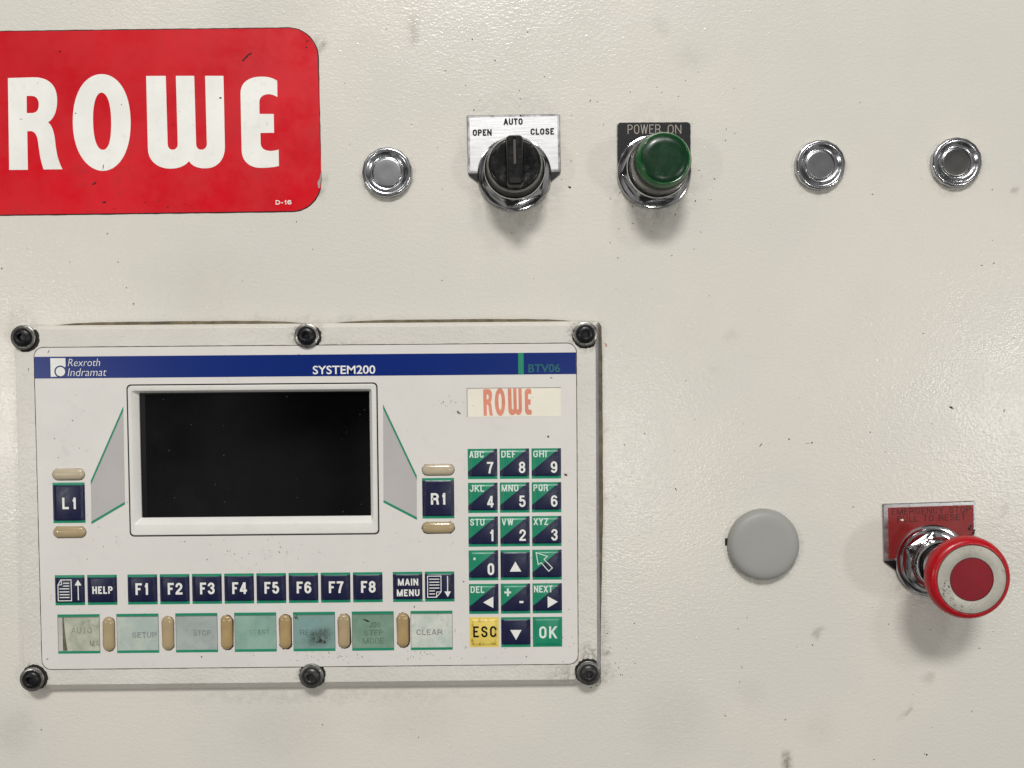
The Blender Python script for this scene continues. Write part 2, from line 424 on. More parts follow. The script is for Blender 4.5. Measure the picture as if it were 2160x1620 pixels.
# ------------------------------------------------------------------ lettering: a condensed stroke alphabet
def _q(p, c, e, n=7):
    k = 0.56; c1 = (p[0] + (c[0] - p[0]) * k, p[1] + (c[1] - p[1]) * k); c2 = (e[0] + (c[0] - e[0]) * k, e[1] + (c[1] - e[1]) * k)
    out = []
    for i in range(1, n + 1):
        t = i / n; u = 1 - t
        out.append((u**3 * p[0] + 3 * u * u * t * c1[0] + 3 * u * t * t * c2[0] + t**3 * e[0], u**3 * p[1] + 3 * u * u * t * c1[1] + 3 * u * t * t * c2[1] + t**3 * e[1]))
    return out
_O = ['c', (.5, 1), (0, 1, 0, .7), (0, .3), (0, 0, .5, 0), (1, 0, 1, .3), (1, .7), (1, 1, .5, 1)]
_C = [(1, .69), (1, 1, .5, 1), (0, 1, 0, .7), (0, .3), (0, 0, .5, 0), (1, 0, 1, .31)]
_P = [(0, 0), (0, 1), (.5, 1), (1, 1, 1, .75), (1, .48, .5, .48), (.04, .48)]
_6 = [[(.95, .80), (.93, 1, .5, 1), (0, 1, 0, .66), (0, .3)], ['c', (.5, .6), (0, .6, 0, .3), (0, 0, .5, 0), (1, 0, 1, .3), (1, .6, .5, .6)]]
GL = {
 'O': (1, [_O]), '0': (.92, [_O]), 'C': (1, [_C]), 'G': (1, [[(1, .7), (1, 1, .5, 1), (0, 1, 0, .7), (0, .3), (0, 0, .5, 0), (1, 0, 1, .3), (1, .46), (.56, .46)]]),
 'D': (1, [['c', (0, 0), (0, 1), (.4, 1), (1, 1, 1, .65), (1, .35), (1, 0, .4, 0)]]),
 'B': (1, [[(0, 0), (0, 1), (.5, 1), (.94, 1, .94, .77), (.94, .53, .5, .53), (.06, .53)], [(.5, .53), (1, .53, 1, .27), (1, 0, .5, 0), (.06, 0)]]),
 'P': (.97, [_P]), 'R': (1.02, [_P, [(.45, .48), (.93, .48, .93, .3), (1, 0)]]),
 'Q': (1, [_O, [(.58, .26), (1.05, -.04)]]),
 'A': (1.05, [[(0, 0), (.46, 1)], [(1, 0), (.54, 1)], [(.2, .27), (.8, .27)]]), 'V': (1.0, [[(0, 1), (.46, 0)], [(1, 1), (.54, 0)]]),
 'W': (1.4, [[(0, 1), (.24, 0)], [(.26, 0), (.48, 1)], [(.52, 1), (.74, 0)], [(.76, 0), (1, 1)]]),
 'M': (1.3, [[(0, 0), (0, 1)], [(1, 0), (1, 1)], [(.03, 1), (.48, 0)], [(.97, 1), (.52, 0)]]),
 'N': (1.05, [[(0, 0), (0, 1)], [(1, 0), (1, 1)], [(.03, 1), (.97, 0)]]),
 'E': (.86, [[(1, 1), (0, 1), (0, 0), (1, 0)], [(.1, .52), (.93, .52)]]), 'F': (.82, [[(1, 1), (0, 1), (0, 0)], [(.1, .5), (.92, .5)]]),
 'H': (1.02, [[(0, 0), (0, 1)], [(1, 0), (1, 1)], [(.05, .52), (.95, .52)]]), 'I': (.3, [[(.5, 0), (.5, 1)]]),
 'L': (.82, [[(0, 1), (0, 0), (1, 0)]]), 'T': (.92, [[(0, 1), (1, 1)], [(.5, 0), (.5, .95)]]),
 'U': (1, [[(0, 1), (0, .3), (0, 0, .5, 0), (1, 0, 1, .3), (1, 1)]]), 'J': (.85, [[(1, 1), (1, .28), (1, 0, .5, 0), (0, 0, 0, .3)]]),
 'K': (1.02, [[(0, 0), (0, 1)], [(.06, .36), (.97, 1)], [(.36, .56), (1, 0)]]),
 'S': (.98, [[(.97, .72), (.97, 1, .5, 1), (.02, 1, .02, .75), (.02, .57, .5, .52), (1, .46, 1, .26), (1, 0, .5, 0), (0, 0, 0, .29)]]),
 'X': (1, [[(0, 0), (1, 1)], [(0, 1), (1, 0)]]), 'Y': (1, [[(0, 1), (.5, .42)], [(1, 1), (.5, .42)], [(.5, .5), (.5, 0)]]),
 'Z': (.95, [[(0, 1), (1, 1)], [(.93, .96), (.07, .04)], [(0, 0), (1, 0)]]),
 '1': (.62, [[(.82, 0), (.82, 1)], [(.1, .76), (.55, .78), (.72, .97)]]),
 '2': (.92, [[(0, .67), (0, 1, .5, 1), (1, 1, 1, .73), (1, .56, .5, .34), (.1, .17, .04, .03)], [(0, 0), (1, 0)]]),
 '3': (.92, [[(0, .73), (0, 1, .5, 1), (.96, 1, .96, .77), (.96, .53, .36, .53)], [(.46, .53), (1, .53, 1, .27), (1, 0, .5, 0), (0, 0, 0, .27)]]),
 '4': (.96, [[(.76, 0), (.76, 1)], [(.66, 1), (.02, .3)], [(0, .23), (1, .23)]]),
 '5': (.92, [[(.95, 1), (.12, 1), (.06, .5)], [(.06, .48), (.18, .63, .5, .63), (1, .63, 1, .32), (1, 0, .5, 0), (0, 0, 0, .27)]]),
 '6': (.92, _6), '9': (.92, ['flip']),
 '7': (.88, [[(0, 1), (1, 1)], [(.98, .97), (.44, .5, .36, 0)]]),
 '8': (.92, [['c', (.5, 1), (.05, 1, .05, .77), (.05, .53, .5, .53), (.95, .53, .95, .77), (.95, 1, .5, 1)], ['c', (.5, .53), (0, .53, 0, .27), (0, 0, .5, 0), (1, 0, 1, .27), (1, .53, .5, .53)]]),
 '-': (.5, [[(0, .38), (1, .38)]]), ' ': (.55, []),
}
def strokes_of(ch):
    if ch == '9': src = _6
    else: src = GL[ch][1]
    out = []
    for st in src:
        closed = st[0] == 'c'; st = st[1:] if closed else st
        pl = [st[0]]
        for t in st[1:]:
            if len(t) == 2: pl.append(t)
            else: pl += _q(pl[-1], (t[0], t[1]), (t[2], t[3]))
        if closed and abs(pl[0][0] - pl[-1][0]) + abs(pl[0][1] - pl[-1][1]) < 1e-6: pl.pop()
        if ch == '9': pl = [(1 - x, 1 - y) for x, y in pl]
        out.append((closed, pl))
    return out
def strip(closed, P, w, ylim=None, xlim=None):
    """outline strip of a polyline, mitred; ends that touch ylim/xlim lines are cut square to them"""
    n = len(P); L = []; R_ = []
    def un(a, b):
        d = Vector((b[0] - a[0], b[1] - a[1])); d.normalize(); return d
    for i in range(n):
        if closed: d1 = un(P[i - 1], P[i]); d2 = un(P[i], P[(i + 1) % n])
        else:
            d1 = un(P[i - 1], P[i]) if i else un(P[0], P[1])
            d2 = un(P[i], P[i + 1]) if i < n - 1 else d1
        n1 = Vector((-d1.y, d1.x)); n2 = Vector((-d2.y, d2.x)); m = n1 + n2
        m = m / max(0.5, m.length_squared) * 2
        p = Vector(P[i]); l = p + m * (w / 2); r = p - m * (w / 2)
        if not closed and i in (0, n - 1):
            dd = -d1 if i == 0 else d1
            for (lim, ax) in ((ylim, 1), (xlim, 0)):
                if lim and abs(dd[ax]) > 0.42:
                    for k_, e in enumerate((lim[0] + w / 2, lim[1] - w / 2)):
                        if abs(p[ax] - e) < 0.02 * abs(lim[1] - lim[0]) + 1e-6 and (dd[ax] < 0) == (k_ == 0):
                            for q in (l, r): q += dd * ((lim[k_] - q[ax]) / dd[ax])
                    if abs(dd[ax]) > 0.42: break
        L.append((l.x, l.y)); R_.append((r.x, r.y))
    vs = L + R_; fs = []
    for i in range(n if closed else n - 1):
        j = (i + 1) % n; fs.append((i, n + i, n + j, j))
    return vs, fs
def text_mesh(s, x0, y0, x1, y1, weight=0.17, gap=0.16, base=0.56):
    """letters fitted to the box; y1 > y0; weight = stroke / cap height"""
    H = y1 - y0; w = weight * H
    adv = [GL[c][0] * base * H for c in s]; tot = sum(adv) + gap * H * (len(s) - 1)
    kx = (x1 - x0) / tot; x = x0
    vs, fs = [], []; lay = 0
    for c, a in zip(s, adv):
        gw = a * kx
        for closed, pl in strokes_of(c):
            Q = [(x + w / 2 + px * (gw - w), y0 + w / 2 + py * (H - w)) for px, py in pl]
            v2, f2 = strip(closed, Q, w, (y0, y1), (x, x + gw))
            o = len(vs); vs += [(p[0], p[1], lay * 0.03) for p in v2]; fs += [tuple(o + i for i in f) for f in f2]
            lay = (lay + 1) % 5
        x += gw + gap * H * kx
    return vs, fs
def orient(vs, fs):
    out = []
    for f in fs:
        ar = 0
        for i in range(len(f)):
            a, b = vs[f[i]], vs[f[(i + 1) % len(f)]]; ar += a[0] * b[1] - a[1] * b[0]
        out.append(f if ar > 0 else tuple(reversed(f)))
    return out
def lettering(parts, h, mat, parent, hf=None, loc=(0, 0, 0), name='lettering'):
    """parts = list of (verts, faces) printed flat on the surface"""
    vs, fs = [], []
    for v2, f2 in parts:
        o = len(vs); vs += list(v2); fs += [tuple(o + i for i in f) for f in f2]
    fs = orient(vs, fs)
    vs = [(a, b, c + h + (hf(a, b) if hf else 0)) for a, b, c in vs]
    return obj(name, vs, fs, mat, parent, loc, fix=False)
def poly(pts): return ([(p[0], p[1], 0) for p in pts], [tuple(range(len(pts)))])
def line(pts, w, closed=False):
    v, f = strip(closed, pts, w); return ([(p[0], p[1], 0) for p in v], f)
def font_text(s, x0, y0, x1, y1, offset=0.0, shear=0.0):
    c = bpy.data.curves.new('tmp', 'FONT'); c.body = s; c.offset = offset; c.shear = shear; c.resolution_u = 4
    o = bpy.data.objects.new('tmp', c); COL.objects.link(o)
    bpy.context.view_layer.update()
    me = o.evaluated_get(bpy.context.evaluated_depsgraph_get()).to_mesh()
    P = [(v.co.x, v.co.y) for v in me.vertices]; Fc = [tuple(p.vertices) for p in me.polygons]
    xs = [p[0] for p in P]; ys = [p[1] for p in P]
    ax, bx_, ay, by = min(xs), max(xs), min(ys), max(ys)
    vs = [(x0 + (p[0] - ax) / (bx_ - ax) * (x1 - x0), y0 + (p[1] - ay) / (by - ay) * (y1 - y0), 0) for p in P]
    bpy.data.objects.remove(o); bpy.data.curves.remove(c)
    return vs, Fc
def path(start, *segs, n=10):
    """outline of straight (x,y) and cubic (x1,y1,x2,y2,x,y) pieces"""
    pts = [start]
    for s in segs:
        if len(s) == 2: pts.append(s)
        else:
            p = pts[-1]
            for i in range(1, n + 1):
                t = i / n; u = 1 - t
                pts.append((u**3 * p[0] + 3 * u * u * t * s[0] + 3 * u * t * t * s[2] + t**3 * s[4], u**3 * p[1] + 3 * u * u * t * s[1] + 3 * u * t * t * s[3] + t**3 * s[5]))
    if abs(pts[0][0] - pts[-1][0]) + abs(pts[0][1] - pts[-1][1]) < 1e-6: pts.pop()
    return pts
LOGO = [
 [path((52, 405), (215, 400), (320, 400, 363, 460, 363, 545), (363, 620, 340, 665, 305, 685), (335, 705, 345, 760, 350, 800), (358, 880, 370, 930, 397, 982), (278, 983), (258, 930, 252, 880, 245, 830), (240, 770, 225, 742, 195, 740), (174, 742), (178, 985), (60, 986)),
  path((170, 518), (205, 518), (235, 520, 247, 545, 247, 572), (247, 605, 235, 625, 205, 626), (171, 627))],
 [path((645, 380), (555, 380, 462, 470, 462, 680), (462, 890, 565, 992, 652, 992), (740, 992, 828, 895, 828, 690), (828, 480, 740, 380, 645, 380), n=16),
  path((643, 497), (612, 497, 590, 560, 590, 660), (590, 790, 615, 859, 652, 859), (690, 859, 705, 800, 705, 690), (705, 560, 678, 497, 643, 497), n=12)],
 [path((926, 392), (1050, 391), (1062, 820), (1063, 848, 1078, 858, 1093, 858), (1110, 858, 1126, 848, 1126, 820), (1114, 391), (1230, 391), (1242, 820), (1243, 848, 1258, 858, 1275, 858), (1292, 858, 1310, 848, 1310, 820), (1299, 391), (1415, 391), (1424, 840), (1424, 930, 1370, 976, 1300, 976), (1250, 976, 1215, 960, 1197, 930), (1175, 960, 1130, 978, 1080, 978), (1000, 978, 938, 930, 937, 850))],
 [path((1755, 422), (1720, 400, 1690, 396, 1655, 396), (1580, 396, 1523, 430, 1523, 500), (1530, 860), (1532, 940, 1590, 973, 1650, 973), (1700, 973, 1740, 968, 1766, 960), (1764, 857), (1745, 863, 1730, 866, 1710, 866), (1670, 864, 1651, 845, 1650, 815), (1649, 752), (1735, 751), (1733, 632), (1643, 632), (1642, 560), (1642, 525, 1665, 508, 1700, 507), (1720, 507, 1740, 515, 1756, 525))],
]

# ================================================================== THE CABINET FACE
GRIME = [(1085, 400, 60, 105, .18, 1.15, 0), (1380, 390, 60, 112, .24, 1, 0), (1962, 1195, 70, 104, .24, 1, 0), (1960, 1175, 60, 110, .12, 1.2, 0), (1085, 300, 90, 122, .09, 1.1, 0), (1380, 300, 70, 100, .10, 1, 0),
         (817, 372, 48, 66, .22, 1, 0), (1729, 358, 48, 64, .2, 1, 0), (2017, 352, 48, 68, .24, 1, 0), (1612, 1158, 72, 88, .2, 1, 0), (676, 390, 8, 36, .5, .5, 0), (672, 95, 6, 30, .5, .6, 0),
         (1275, 1330, 10, 55, .25, .35, 0), (1275, 1425, 10, 34, .25, .8, 0), (640, 676, 4, 12, .14, 24, 0), (1272, 900, 4, 16, .25, 1, 0), (1272, 1050, 4, 16, .25, 1, 0), (45, 690, 20, 52, .2, 1, 0), (700, 1468, 4, 22, .16, 22, 0)]
SMUDGE = [(1660, 1606, 4, 30, .85, .55, .3), (872, 62, 10, 46, .30, .34, -.25), (1538, 712, 4, 22, .10, 1, 0), (1505, 775, 4, 20, .06, 1, 0), (1395, 50, 8, 36, .10, .6, .5), (1460, 125, 8, 34, .08, 1.4, 0), (1910, 1500, 3, 20, .4, .4, -.6), (1722, 1338, 3, 16, .4, 1, 0),
          (870, 1516, 10, 80, .08, 2.0, 0), (1960, 1428, 4, 26, .25, .8, 0), (1585, 1460, 6, 50, .06, 1, 0), (1730, 1540, 8, 60, .07, 1, 0), (1420, 1520, 20, 120, .08, 1, 0), (2145, 405, 2, 14, .5, 1, 0), (2120, 1080, 4, 20, .3, .5, 0), (600, 1540, 20, 90, .08, 1.6, 0),
          (30, 1540, 10, 70, .13, 1, 0), (1285, 1376, 2, 12, .5, 1, 0), (560, 30, 20, 80, .08, 2, 0), (450, 600, 20, 120, .05, 1.5, 0)]
xs = np.concatenate(([-1900.0], np.arange(-1248, 1249, 8.0), [1900.0])); ys = np.concatenate(([-1500.0], np.arange(-952, 953, 8.0), [1500.0]))
gx, gy = np.meshgrid(xs, ys); nx_, ny_ = len(xs), len(ys)
wx = gx + 4 * np.sin(gy * .071 + 1) + 3 * np.sin(gx * .13 + gy * .09) + 2 * np.sin(gy * .31); wy = gy + 4 * np.sin(gx * .063) + 3 * np.sin(gy * .12 - gx * .1 + 2) + 2 * np.sin(gx * .29)
def dirt_map(lst):
    acc = np.zeros_like(gx)
    for px, py, r0, r1, st, sx, an in lst:
        u_, v_ = at(px, py); du, dv = wx - u_, wy - v_
        a_ = (du * math.cos(an) + dv * math.sin(an)) / sx; b_ = -du * math.sin(an) + dv * math.cos(an)
        t = np.clip((r1 - np.hypot(a_, b_)) / (r1 - r0), 0, 1); acc = np.maximum(acc, st * t * t * (3 - 2 * t))
    return acc
vs = [(float(x), float(y), 0.0) for y in ys for x in xs]
fs = [(r * nx_ + c, r * nx_ + c + 1, (r + 1) * nx_ + c + 1, (r + 1) * nx_ + c) for r in range(ny_ - 1) for c in range(nx_ - 1)]
per = [c for c in range(nx_)] + [r * nx_ + nx_ - 1 for r in range(1, ny_)] + [(ny_ - 1) * nx_ + c for c in range(nx_ - 2, -1, -1)] + [r * nx_ for r in range(ny_ - 2, 0, -1)]
_o0 = len(vs); vs += [(vs[i][0], vs[i][1], -12.0) for i in per]
fs += [(per[(i + 1) % len(per)], per[i], _o0 + i, _o0 + (i + 1) % len(per)) for i in range(len(per))]
wall = obj('cabinet_wall', vs, fs, M['wall'], fix=False)
for nm_, lst_ in (('grime', GRIME), ('smudge', SMUDGE)):
    at_ = wall.data.attributes.new(nm_, 'FLOAT', 'POINT')
    at_.data.foreach_set('value', np.concatenate((dirt_map(lst_).ravel(), np.zeros(len(per)))).astype(np.float32))
tag(wall, 'cream painted sheet steel cabinet face with orange peel texture', kind='structure')

# ================================================================== RED SIGN
def sign_pt(x3, y3):
    """threefold enlarged sign coordinates -> sign plane, straightened to the sign's own axes"""
    u, v = at(x3 / 3.0, 30 + y3 / 3.0, 1.0)
    return u, v
_c = sign_pt(900, 680); _e1 = sign_pt(0, 1267); _e2 = sign_pt(1830, 1243)
sgn_ang = math.atan2(_e2[1] - _e1[1], _e2[0] - _e1[0])
sign = thing('red_sign', 'red sign with big white letters and rounded corners, at the upper left', 'sign', _c[0], _c[1], sgn_ang)
def sl(x3, y3):
    u, v = sign_pt(x3, y3); du, dv = u - _c[0], v - _c[1]; ca, sa = math.cos(-sgn_ang), math.sin(-sgn_ang)
    return (du * ca - dv * sa, du * sa + dv * ca)
_tl = sl(-215, 122); _br = sl(2031, 1243)
sx0, sy1 = _tl; sx1, sy0 = _br; sy1 = sl(1500, 93)[1]
out = rrect(sx0, sy0, sx1, sy1, 60, 12)
def ragged(loop, d, j, dens=6):
    res = []
    n = len(loop)
    for i in range(n):
        p, q = loop[i], loop[(i + 1) % n]; L = math.hypot(q[0] - p[0], q[1] - p[1]); m = max(1, int(L / dens))
        nx, ny = (q[1] - p[1]) / max(L, 1e-6), -(q[0] - p[0]) / max(L, 1e-6)
        for k in range(m):
            t = k / m; e = d + random.uniform(-j, j); res.append((p[0] + (q[0] - p[0]) * t + nx * e, p[1] + (q[1] - p[1]) * t + ny * e))
    return res
sheet('grime_edge', [ragged(out, 2.3, 0.4, 14)], 0.5, M['grime'], sign)
chip = sl(2005, 1080)
# right edge carries a small torn nick
out2 = []
for p in out: out2.append(p)
nick = [sl(2031, 1108), sl(2014, 1098), sl(2008, 1064), sl(2024, 1036), sl(2027, 1012), sl(2032, 990)]
k_ins = max(range(len(out2)), key=lambda i: (out2[i][0] > sx1 - 0.01, -i))
idx = [i for i, p in enumerate(out2) if p[0] > sx1 - 0.01]
out2 = out2[:idx[0] + 1] + nick + out2[idx[-1]:]
slab('sign_face', [out2], 0.6, 1.6, M['red'], sign)
sheet('torn_corner', [[sl(2030, 1110), sl(2012, 1102), sl(2004, 1066), sl(2021, 1034), sl(2024, 1010), sl(2031, 986)]], 1.0, M['torn'], sign)
for L in LOGO:
    loops = [[sl(*p) for p in l] for l in L]
    slab('letter', loops, 1.55, 1.95, M['white_ink'], sign)
a0 = sl(1745, 1205); a1 = sl(1845, 1178)
lettering([text_mesh('D-16', a0[0], a0[1], a1[0], a1[1] + 0.5, 0.2, 0.16, 0.8)], 1.8, M['white_ink'], sign, name='small_print')
def blot(x, y, r, sx=1, ang=0, n=9, j=.45):
    p = []
    for i in range(n):
        t = 2 * math.pi * i / n; q = r * (1 + random.uniform(-j, j)); a, b = q * math.cos(t) * sx, q * math.sin(t) / max(sx, 1) ** .5
        p.append((x + a * math.cos(ang) - b * math.sin(ang), y + a * math.sin(ang) + b * math.cos(ang), 0))
    return p, [tuple(range(n))]
marks = []
for (x, y, r, sx, an) in ((1560, 272, 2.6, 3.0, .75), (1541, 291, 2, 1.2, 0), (1583, 252, 1.8, 2.0, .8), (600, 1070, 2.2, 2, .5), (662, 1190, 2.2, 1.8, .2), (722, 1228, 1.2, 1, 0), (918, 1190, 1.2, 1, 1), (1062, 1222, 1.6, 1.3, -.6),
                         (380, 236, 1.8, 1, 0), (1938, 210, 1.8, 1, 0), (1945, 172, 1.6, 1.6, .7), (655, 965, 1.5, 3.5, 1.4), (1396, 530, 1.8, 1.3, 0), (135, 665, 1.0, 5, .05), (480, 628, 1.2, 1.5, .3), (190, 932, 1.1, 1, 0), (975, 1186, 1, 1, 0), (1005, 1186, 1, 1, 0), (1170, 1200, 1, 1, 0), (770, 572, 1, 1, 0), (1095, 700, .9, 4, -.8), (1690, 690, .8, 6, -1.2)):
    p = sl(x, y); marks.append(blot(p[0], p[1], r, sx, an))
for i in range(34):
    p = sl(random.uniform(0, 2000), 680 + (random.random() ** .5) * random.choice((-1, 1)) * 560); marks.append(blot(p[0], p[1], random.uniform(.35, .8), random.uniform(1, 2), random.uniform(0, 3)))
lettering(marks, 2.15, M['grime'], sign, name='scratch_mark')['kind'] = 'stuff'

# ================================================================== PUSH BUTTON HARDWARE
def legend_half(parent, w, top, bot, m_edge, m_field, bw):
    """rectangular legend plate with a raised rim; the hardware sits on its lower edge"""
    o = rrect(-w / 2, bot, w / 2, top, 3, 3)
    pl = slab('legend_plate', [o], 0, 4.5, m_edge, parent, cham=1.4)
    f = rrect(-w / 2 + bw, bot + bw, w / 2 - bw, top - bw, 1)
    sheet('legend_field', [f], 4.75, m_field, pl)
    return pl
def base_stack(parent, spin, ring_h=40, ring_r=64, na=62, flange=False):
    """black backing wedge, washer, hexagon nut and collar, shared by the three devices"""
    vs, fs = lathe([(77, 4.4), (77.5, 6), (76.5, 8.5), (73, 9.6), (60, 9.8)], 96, close_top=False)
    obj('washer', vs, fs, M['chrome'], parent, smooth=True, angle=40)
    if flange:
      vs, fs = lathe([(69, 9.4), (69.4, 11), (68.4, 13.4), (66, 14.6), (50, 14.8)], 96, close_top=False)
      obj('flange', vs, fs, M['chrome'], parent, smooth=True, angle=40)
    vs, fs = hexnut(na, 9.4, 32, na - 8, spin=spin)
    obj('nut', vs, fs, M['chrome'], parent, smooth=True, angle=22)
    vs, fs = lathe([(ring_r - 3, 30), (ring_r - .6, 34), (ring_r, ring_h - 9), (ring_r - 1.6, ring_h - 8), (ring_r - 1.6, ring_h - 7), (ring_r, ring_h - 6), (ring_r, ring_h - 4), (ring_r - 0.6, ring_h - 1.0), (ring_r - 1.6, ring_h), (ring_r - 3.0, ring_h - 0.6), (ring_r - 4.0, ring_h - 8)], 96, close_top=False)
    obj('collar', vs, fs, M['chrome'], parent, smooth=True, angle=50)
def backing(parent, w, top, bot):
    pts = [(-w / 2, top), (-w / 2, bot), (-66, bot - 24), (66, bot - 24), (w / 2, bot), (w / 2, top)]
    slab('backing_gasket', [pts], 0, 3.0, M['black_rubber'], parent)

# ---- selector switch
u, v = at(1085, 369)
sel = thing('selector_switch', 'black three position selector knob on brushed metal plate marked open, auto, close', 'selector switch', u, v, 0.010)
_s0 = at(985.4, 243, 4); _s1 = at(1183.5, 364.5, 4); _s2 = at(1182, 239.6, 4)
PW = _s2[0] - _s0[0]; PT = (_s0[1] + _s2[1]) / 2 - v; PB = _s1[1] - v
backing(sel, PW - 3, PB + 14, PB - 2)
lp = legend_half(sel, PW, PT, PB, M['alu_edge'], M['alu'], 5.5)
def lloc(px, py, h=5): a = at(px, py, h); return a[0] - u, a[1] - v
tx = []
for s, x0, y0, x1, y1 in (('AUTO', 1063.5, 263.5, 1103.5, 249.5), ('OPEN', 998, 286, 1038, 272), ('CLOSE', 1120, 285, 1169.5, 271)):
    p = lloc(x0, y0); q = lloc(x1, y1); tx.append(text_mesh(s, p[0], p[1], q[0], q[1], 0.225, 0.12, .72))
p = lloc(1100, 244.5); tx.append(blot(p[0], p[1], 2.2))
lettering(tx, 5.0, M['black_print'], lp)
base_stack(sel, 0.35, 56, 62.5)
vs, fs = lathe([(58.5, 40), (58.5, 58), (55, 66), (54.5, 82), (54, 85), (50, 85)], 96)
obj('sleeve', vs, fs, M['black_rubber'], sel, smooth=True, angle=45)
vs, fs = lathe([(54.4, 83), (55.6, 85), (55.6, 87), (54.5, 88.7), (51.5, 89)], 96, close_top=False)
obj('bezel_ring', vs, fs, M['washer'], sel, smooth=True, angle=45)
vs, fs = lathe([(52, 80), (52, 89), (50.5, 92), (47, 93.4), (38, 92), (20, 90), (0.5, 89)], 96)
knob = obj('knob', vs, fs, M['black_plastic'], sel, smooth=True, angle=45)
# grip bar across the knob, its upper end overhanging, with a pointer groove
bw, b0, b1 = 17.5, -49, 51
def bar_loop(ins):
    o = rrect(-bw + ins, b0 + ins, bw - ins, b1 - ins, 9 - min(ins, 5), 6); return o
loops = [(bar_loop(-1.5), 84), (bar_loop(0), 100), (bar_loop(0.6), 110), (bar_loop(2.2), 115), (bar_loop(5.0), 117.5)]
n = len(loops[0][0]); vs = []; fs = []
for L, h in loops: vs += [(p[0], p[1], h) for p in L]
for i in range(len(loops) - 1):
    for j in range(n):
        k = (j + 1) % n; fs.append((i * n + j, i * n + k, (i + 1) * n + k, (i + 1) * n + j))
# groove: the top face is left open along a slot that sinks 4 units
top = loops[-1][0]; slot = rrect(-3.4, -10, 3.4, b1 - 6.5, 2.5, 4)
pts, tris = fill([top, list(reversed(slot))]); o0 = len(vs)
vs += [(p[0], p[1], 117.5) for p in pts]; fs += [tuple(o0 + i for i in t) for t in tris]
ns = len(slot); s0 = len(vs); sl_rev = list(reversed(slot))
vs += [(p[0], p[1], 113.5) for p in sl_rev]
for j in range(ns):
    k = (j + 1) % ns; fs.append((o0 + n + j, o0 + n + k, s0 + k, s0 + j))
fs.append(tuple(s0 + j for j in range(ns)))
grip = obj('grip', vs, fs, M['black_plastic'], knob, smooth=True, angle=35)
sheet('grip_end_oval', [stadium(22, 10)], 117.8, M['seam'], knob, (0, b0 + 11, 0))  # flat dark oval drawn on top for the dark end face of the grip
sheet('pointer_line', [rrect(-2.3, -6, 2.3, b1 - 8, 1.5, 3)], 114.0, simple('worn_white_fill', lin(84, 78, 70), 0.6, dirt=0.8, dscale=200), knob)

# ---- green illuminated push button
u, v = at(1379, 364)
pb = thing('push_button', 'green round push button on black plate marked power on', 'push button', u, v, 0.0)
def lloc(px, py, h=4): a = at(px, py, h); return a[0] - u, a[1] - v
q0 = lloc(1301, 258); q1 = lloc(1457, 340)
hw = (q1[0] - q0[0]) / 2; tp = q0[1]
ol = []
for i in range(7):
    a = math.radians(0 + 90 * i / 6); ol.append((hw - 8 + 8 * math.cos(a), tp - 8 + 8 * math.sin(a)))
for i in range(7):
    a = math.radians(90 + 90 * i / 6); ol.append((-hw + 8 + 8 * math.cos(a), tp - 8 + 8 * math.sin(a)))
for i in range(25):
    a = math.radians(185 + 170 * i / 24); ol.append((hw * math.cos(a), hw * math.sin(a)))
lp = slab('legend_plate', [ol], 0, 3.6, M['alu_edge'], pb, cham=0.6)
blk = [p for p in ragged([(hw - 1.0, -5), (hw - 1.0, tp - 8)] + [(p[0] * .99, p[1] - .8) for p in ol[1:13]] + [(-hw + 1.0, tp - 8), (-hw + 1.0, 12), (-hw + 22, 8), (hw - 30, -5)], 0, 0.45, 4)]
sheet('black_field', [blk], 3.85, M['black_plate'], lp)
tx = []
for s, x0, y0, x1, y1 in (('POWER', 1324, 282.5, 1393, 262.5), ('ON', 1408.5, 282, 1437, 263)):
    p = lloc(x0, y0); q = lloc(x1, y1); tx.append(text_mesh(s, p[0], p[1], q[0], q[1], 0.085, 0.2, .68))
lettering(tx, 4.1, M['engraved'], lp)
base_stack(pb, 0.1, 48, 63.5)
vs, fs = lathe([(56, 42), (58, 47), (60.5, 52), (57.6, 80), (56.8, 83), (54.5, 84), (50, 84)], 96)
obj('bezel', vs, fs, M['dark_metal'], pb, smooth=True, angle=40)
vs, fs = lathe([(54, 82), (56.4, 83.5), (57.0, 86), (56.6, 95), (55, 97.5), (52, 98.2)], 96, close_top=False)
obj('black_ring', vs, fs, M['black_rubber'], pb, smooth=True, angle=40)
nt = 168
def knurl(i, a, r):
    return r + (0.9 * (1 if int(a / (2 * math.pi) * nt) % 2 else -0.3) if i in (1, 2) else 0)
vs, fs = lathe([(51, 94), (54.4, 96), (54.4, 99.5), (53.8, 101.5), (50.6, 109.4), (49.4, 111.4), (48.4, 112.0), (47.4, 111.7), (46.2, 111.0)], nt, knurl)
cap = obj('lens', vs, fs, M['green_lens'], pb, smooth=True, angle=24)
vs, fs = lathe([(46.6, 111.1), (46.4, 111.4), (30, 111.55), (0.5, 111.6)], 72)
obj('lens_face', vs, fs, M['green_face'], cap, smooth=True)
tx = []
for (x, y, r, sx, an) in ((14, -21, 1.2, 5, -.7), (4, 16, 1.6, 1.5, .6), (-15, -28, 2.2, 1.4, 0), (-4, -30, 1.6, 1, 0), (9, 18, 1.2, 1, 0), (20, 6, 1, 1, 0), (-20, -14, 1, 2, .4), (-2, -10, .8, 5, .9)):
    tx.append(blot(x, y, r, sx, an))
lettering(tx, 111.85, simple('lens_scratch', lin(8, 62, 30), 0.4), cap, name='scratch_mark')['kind'] = 'stuff'

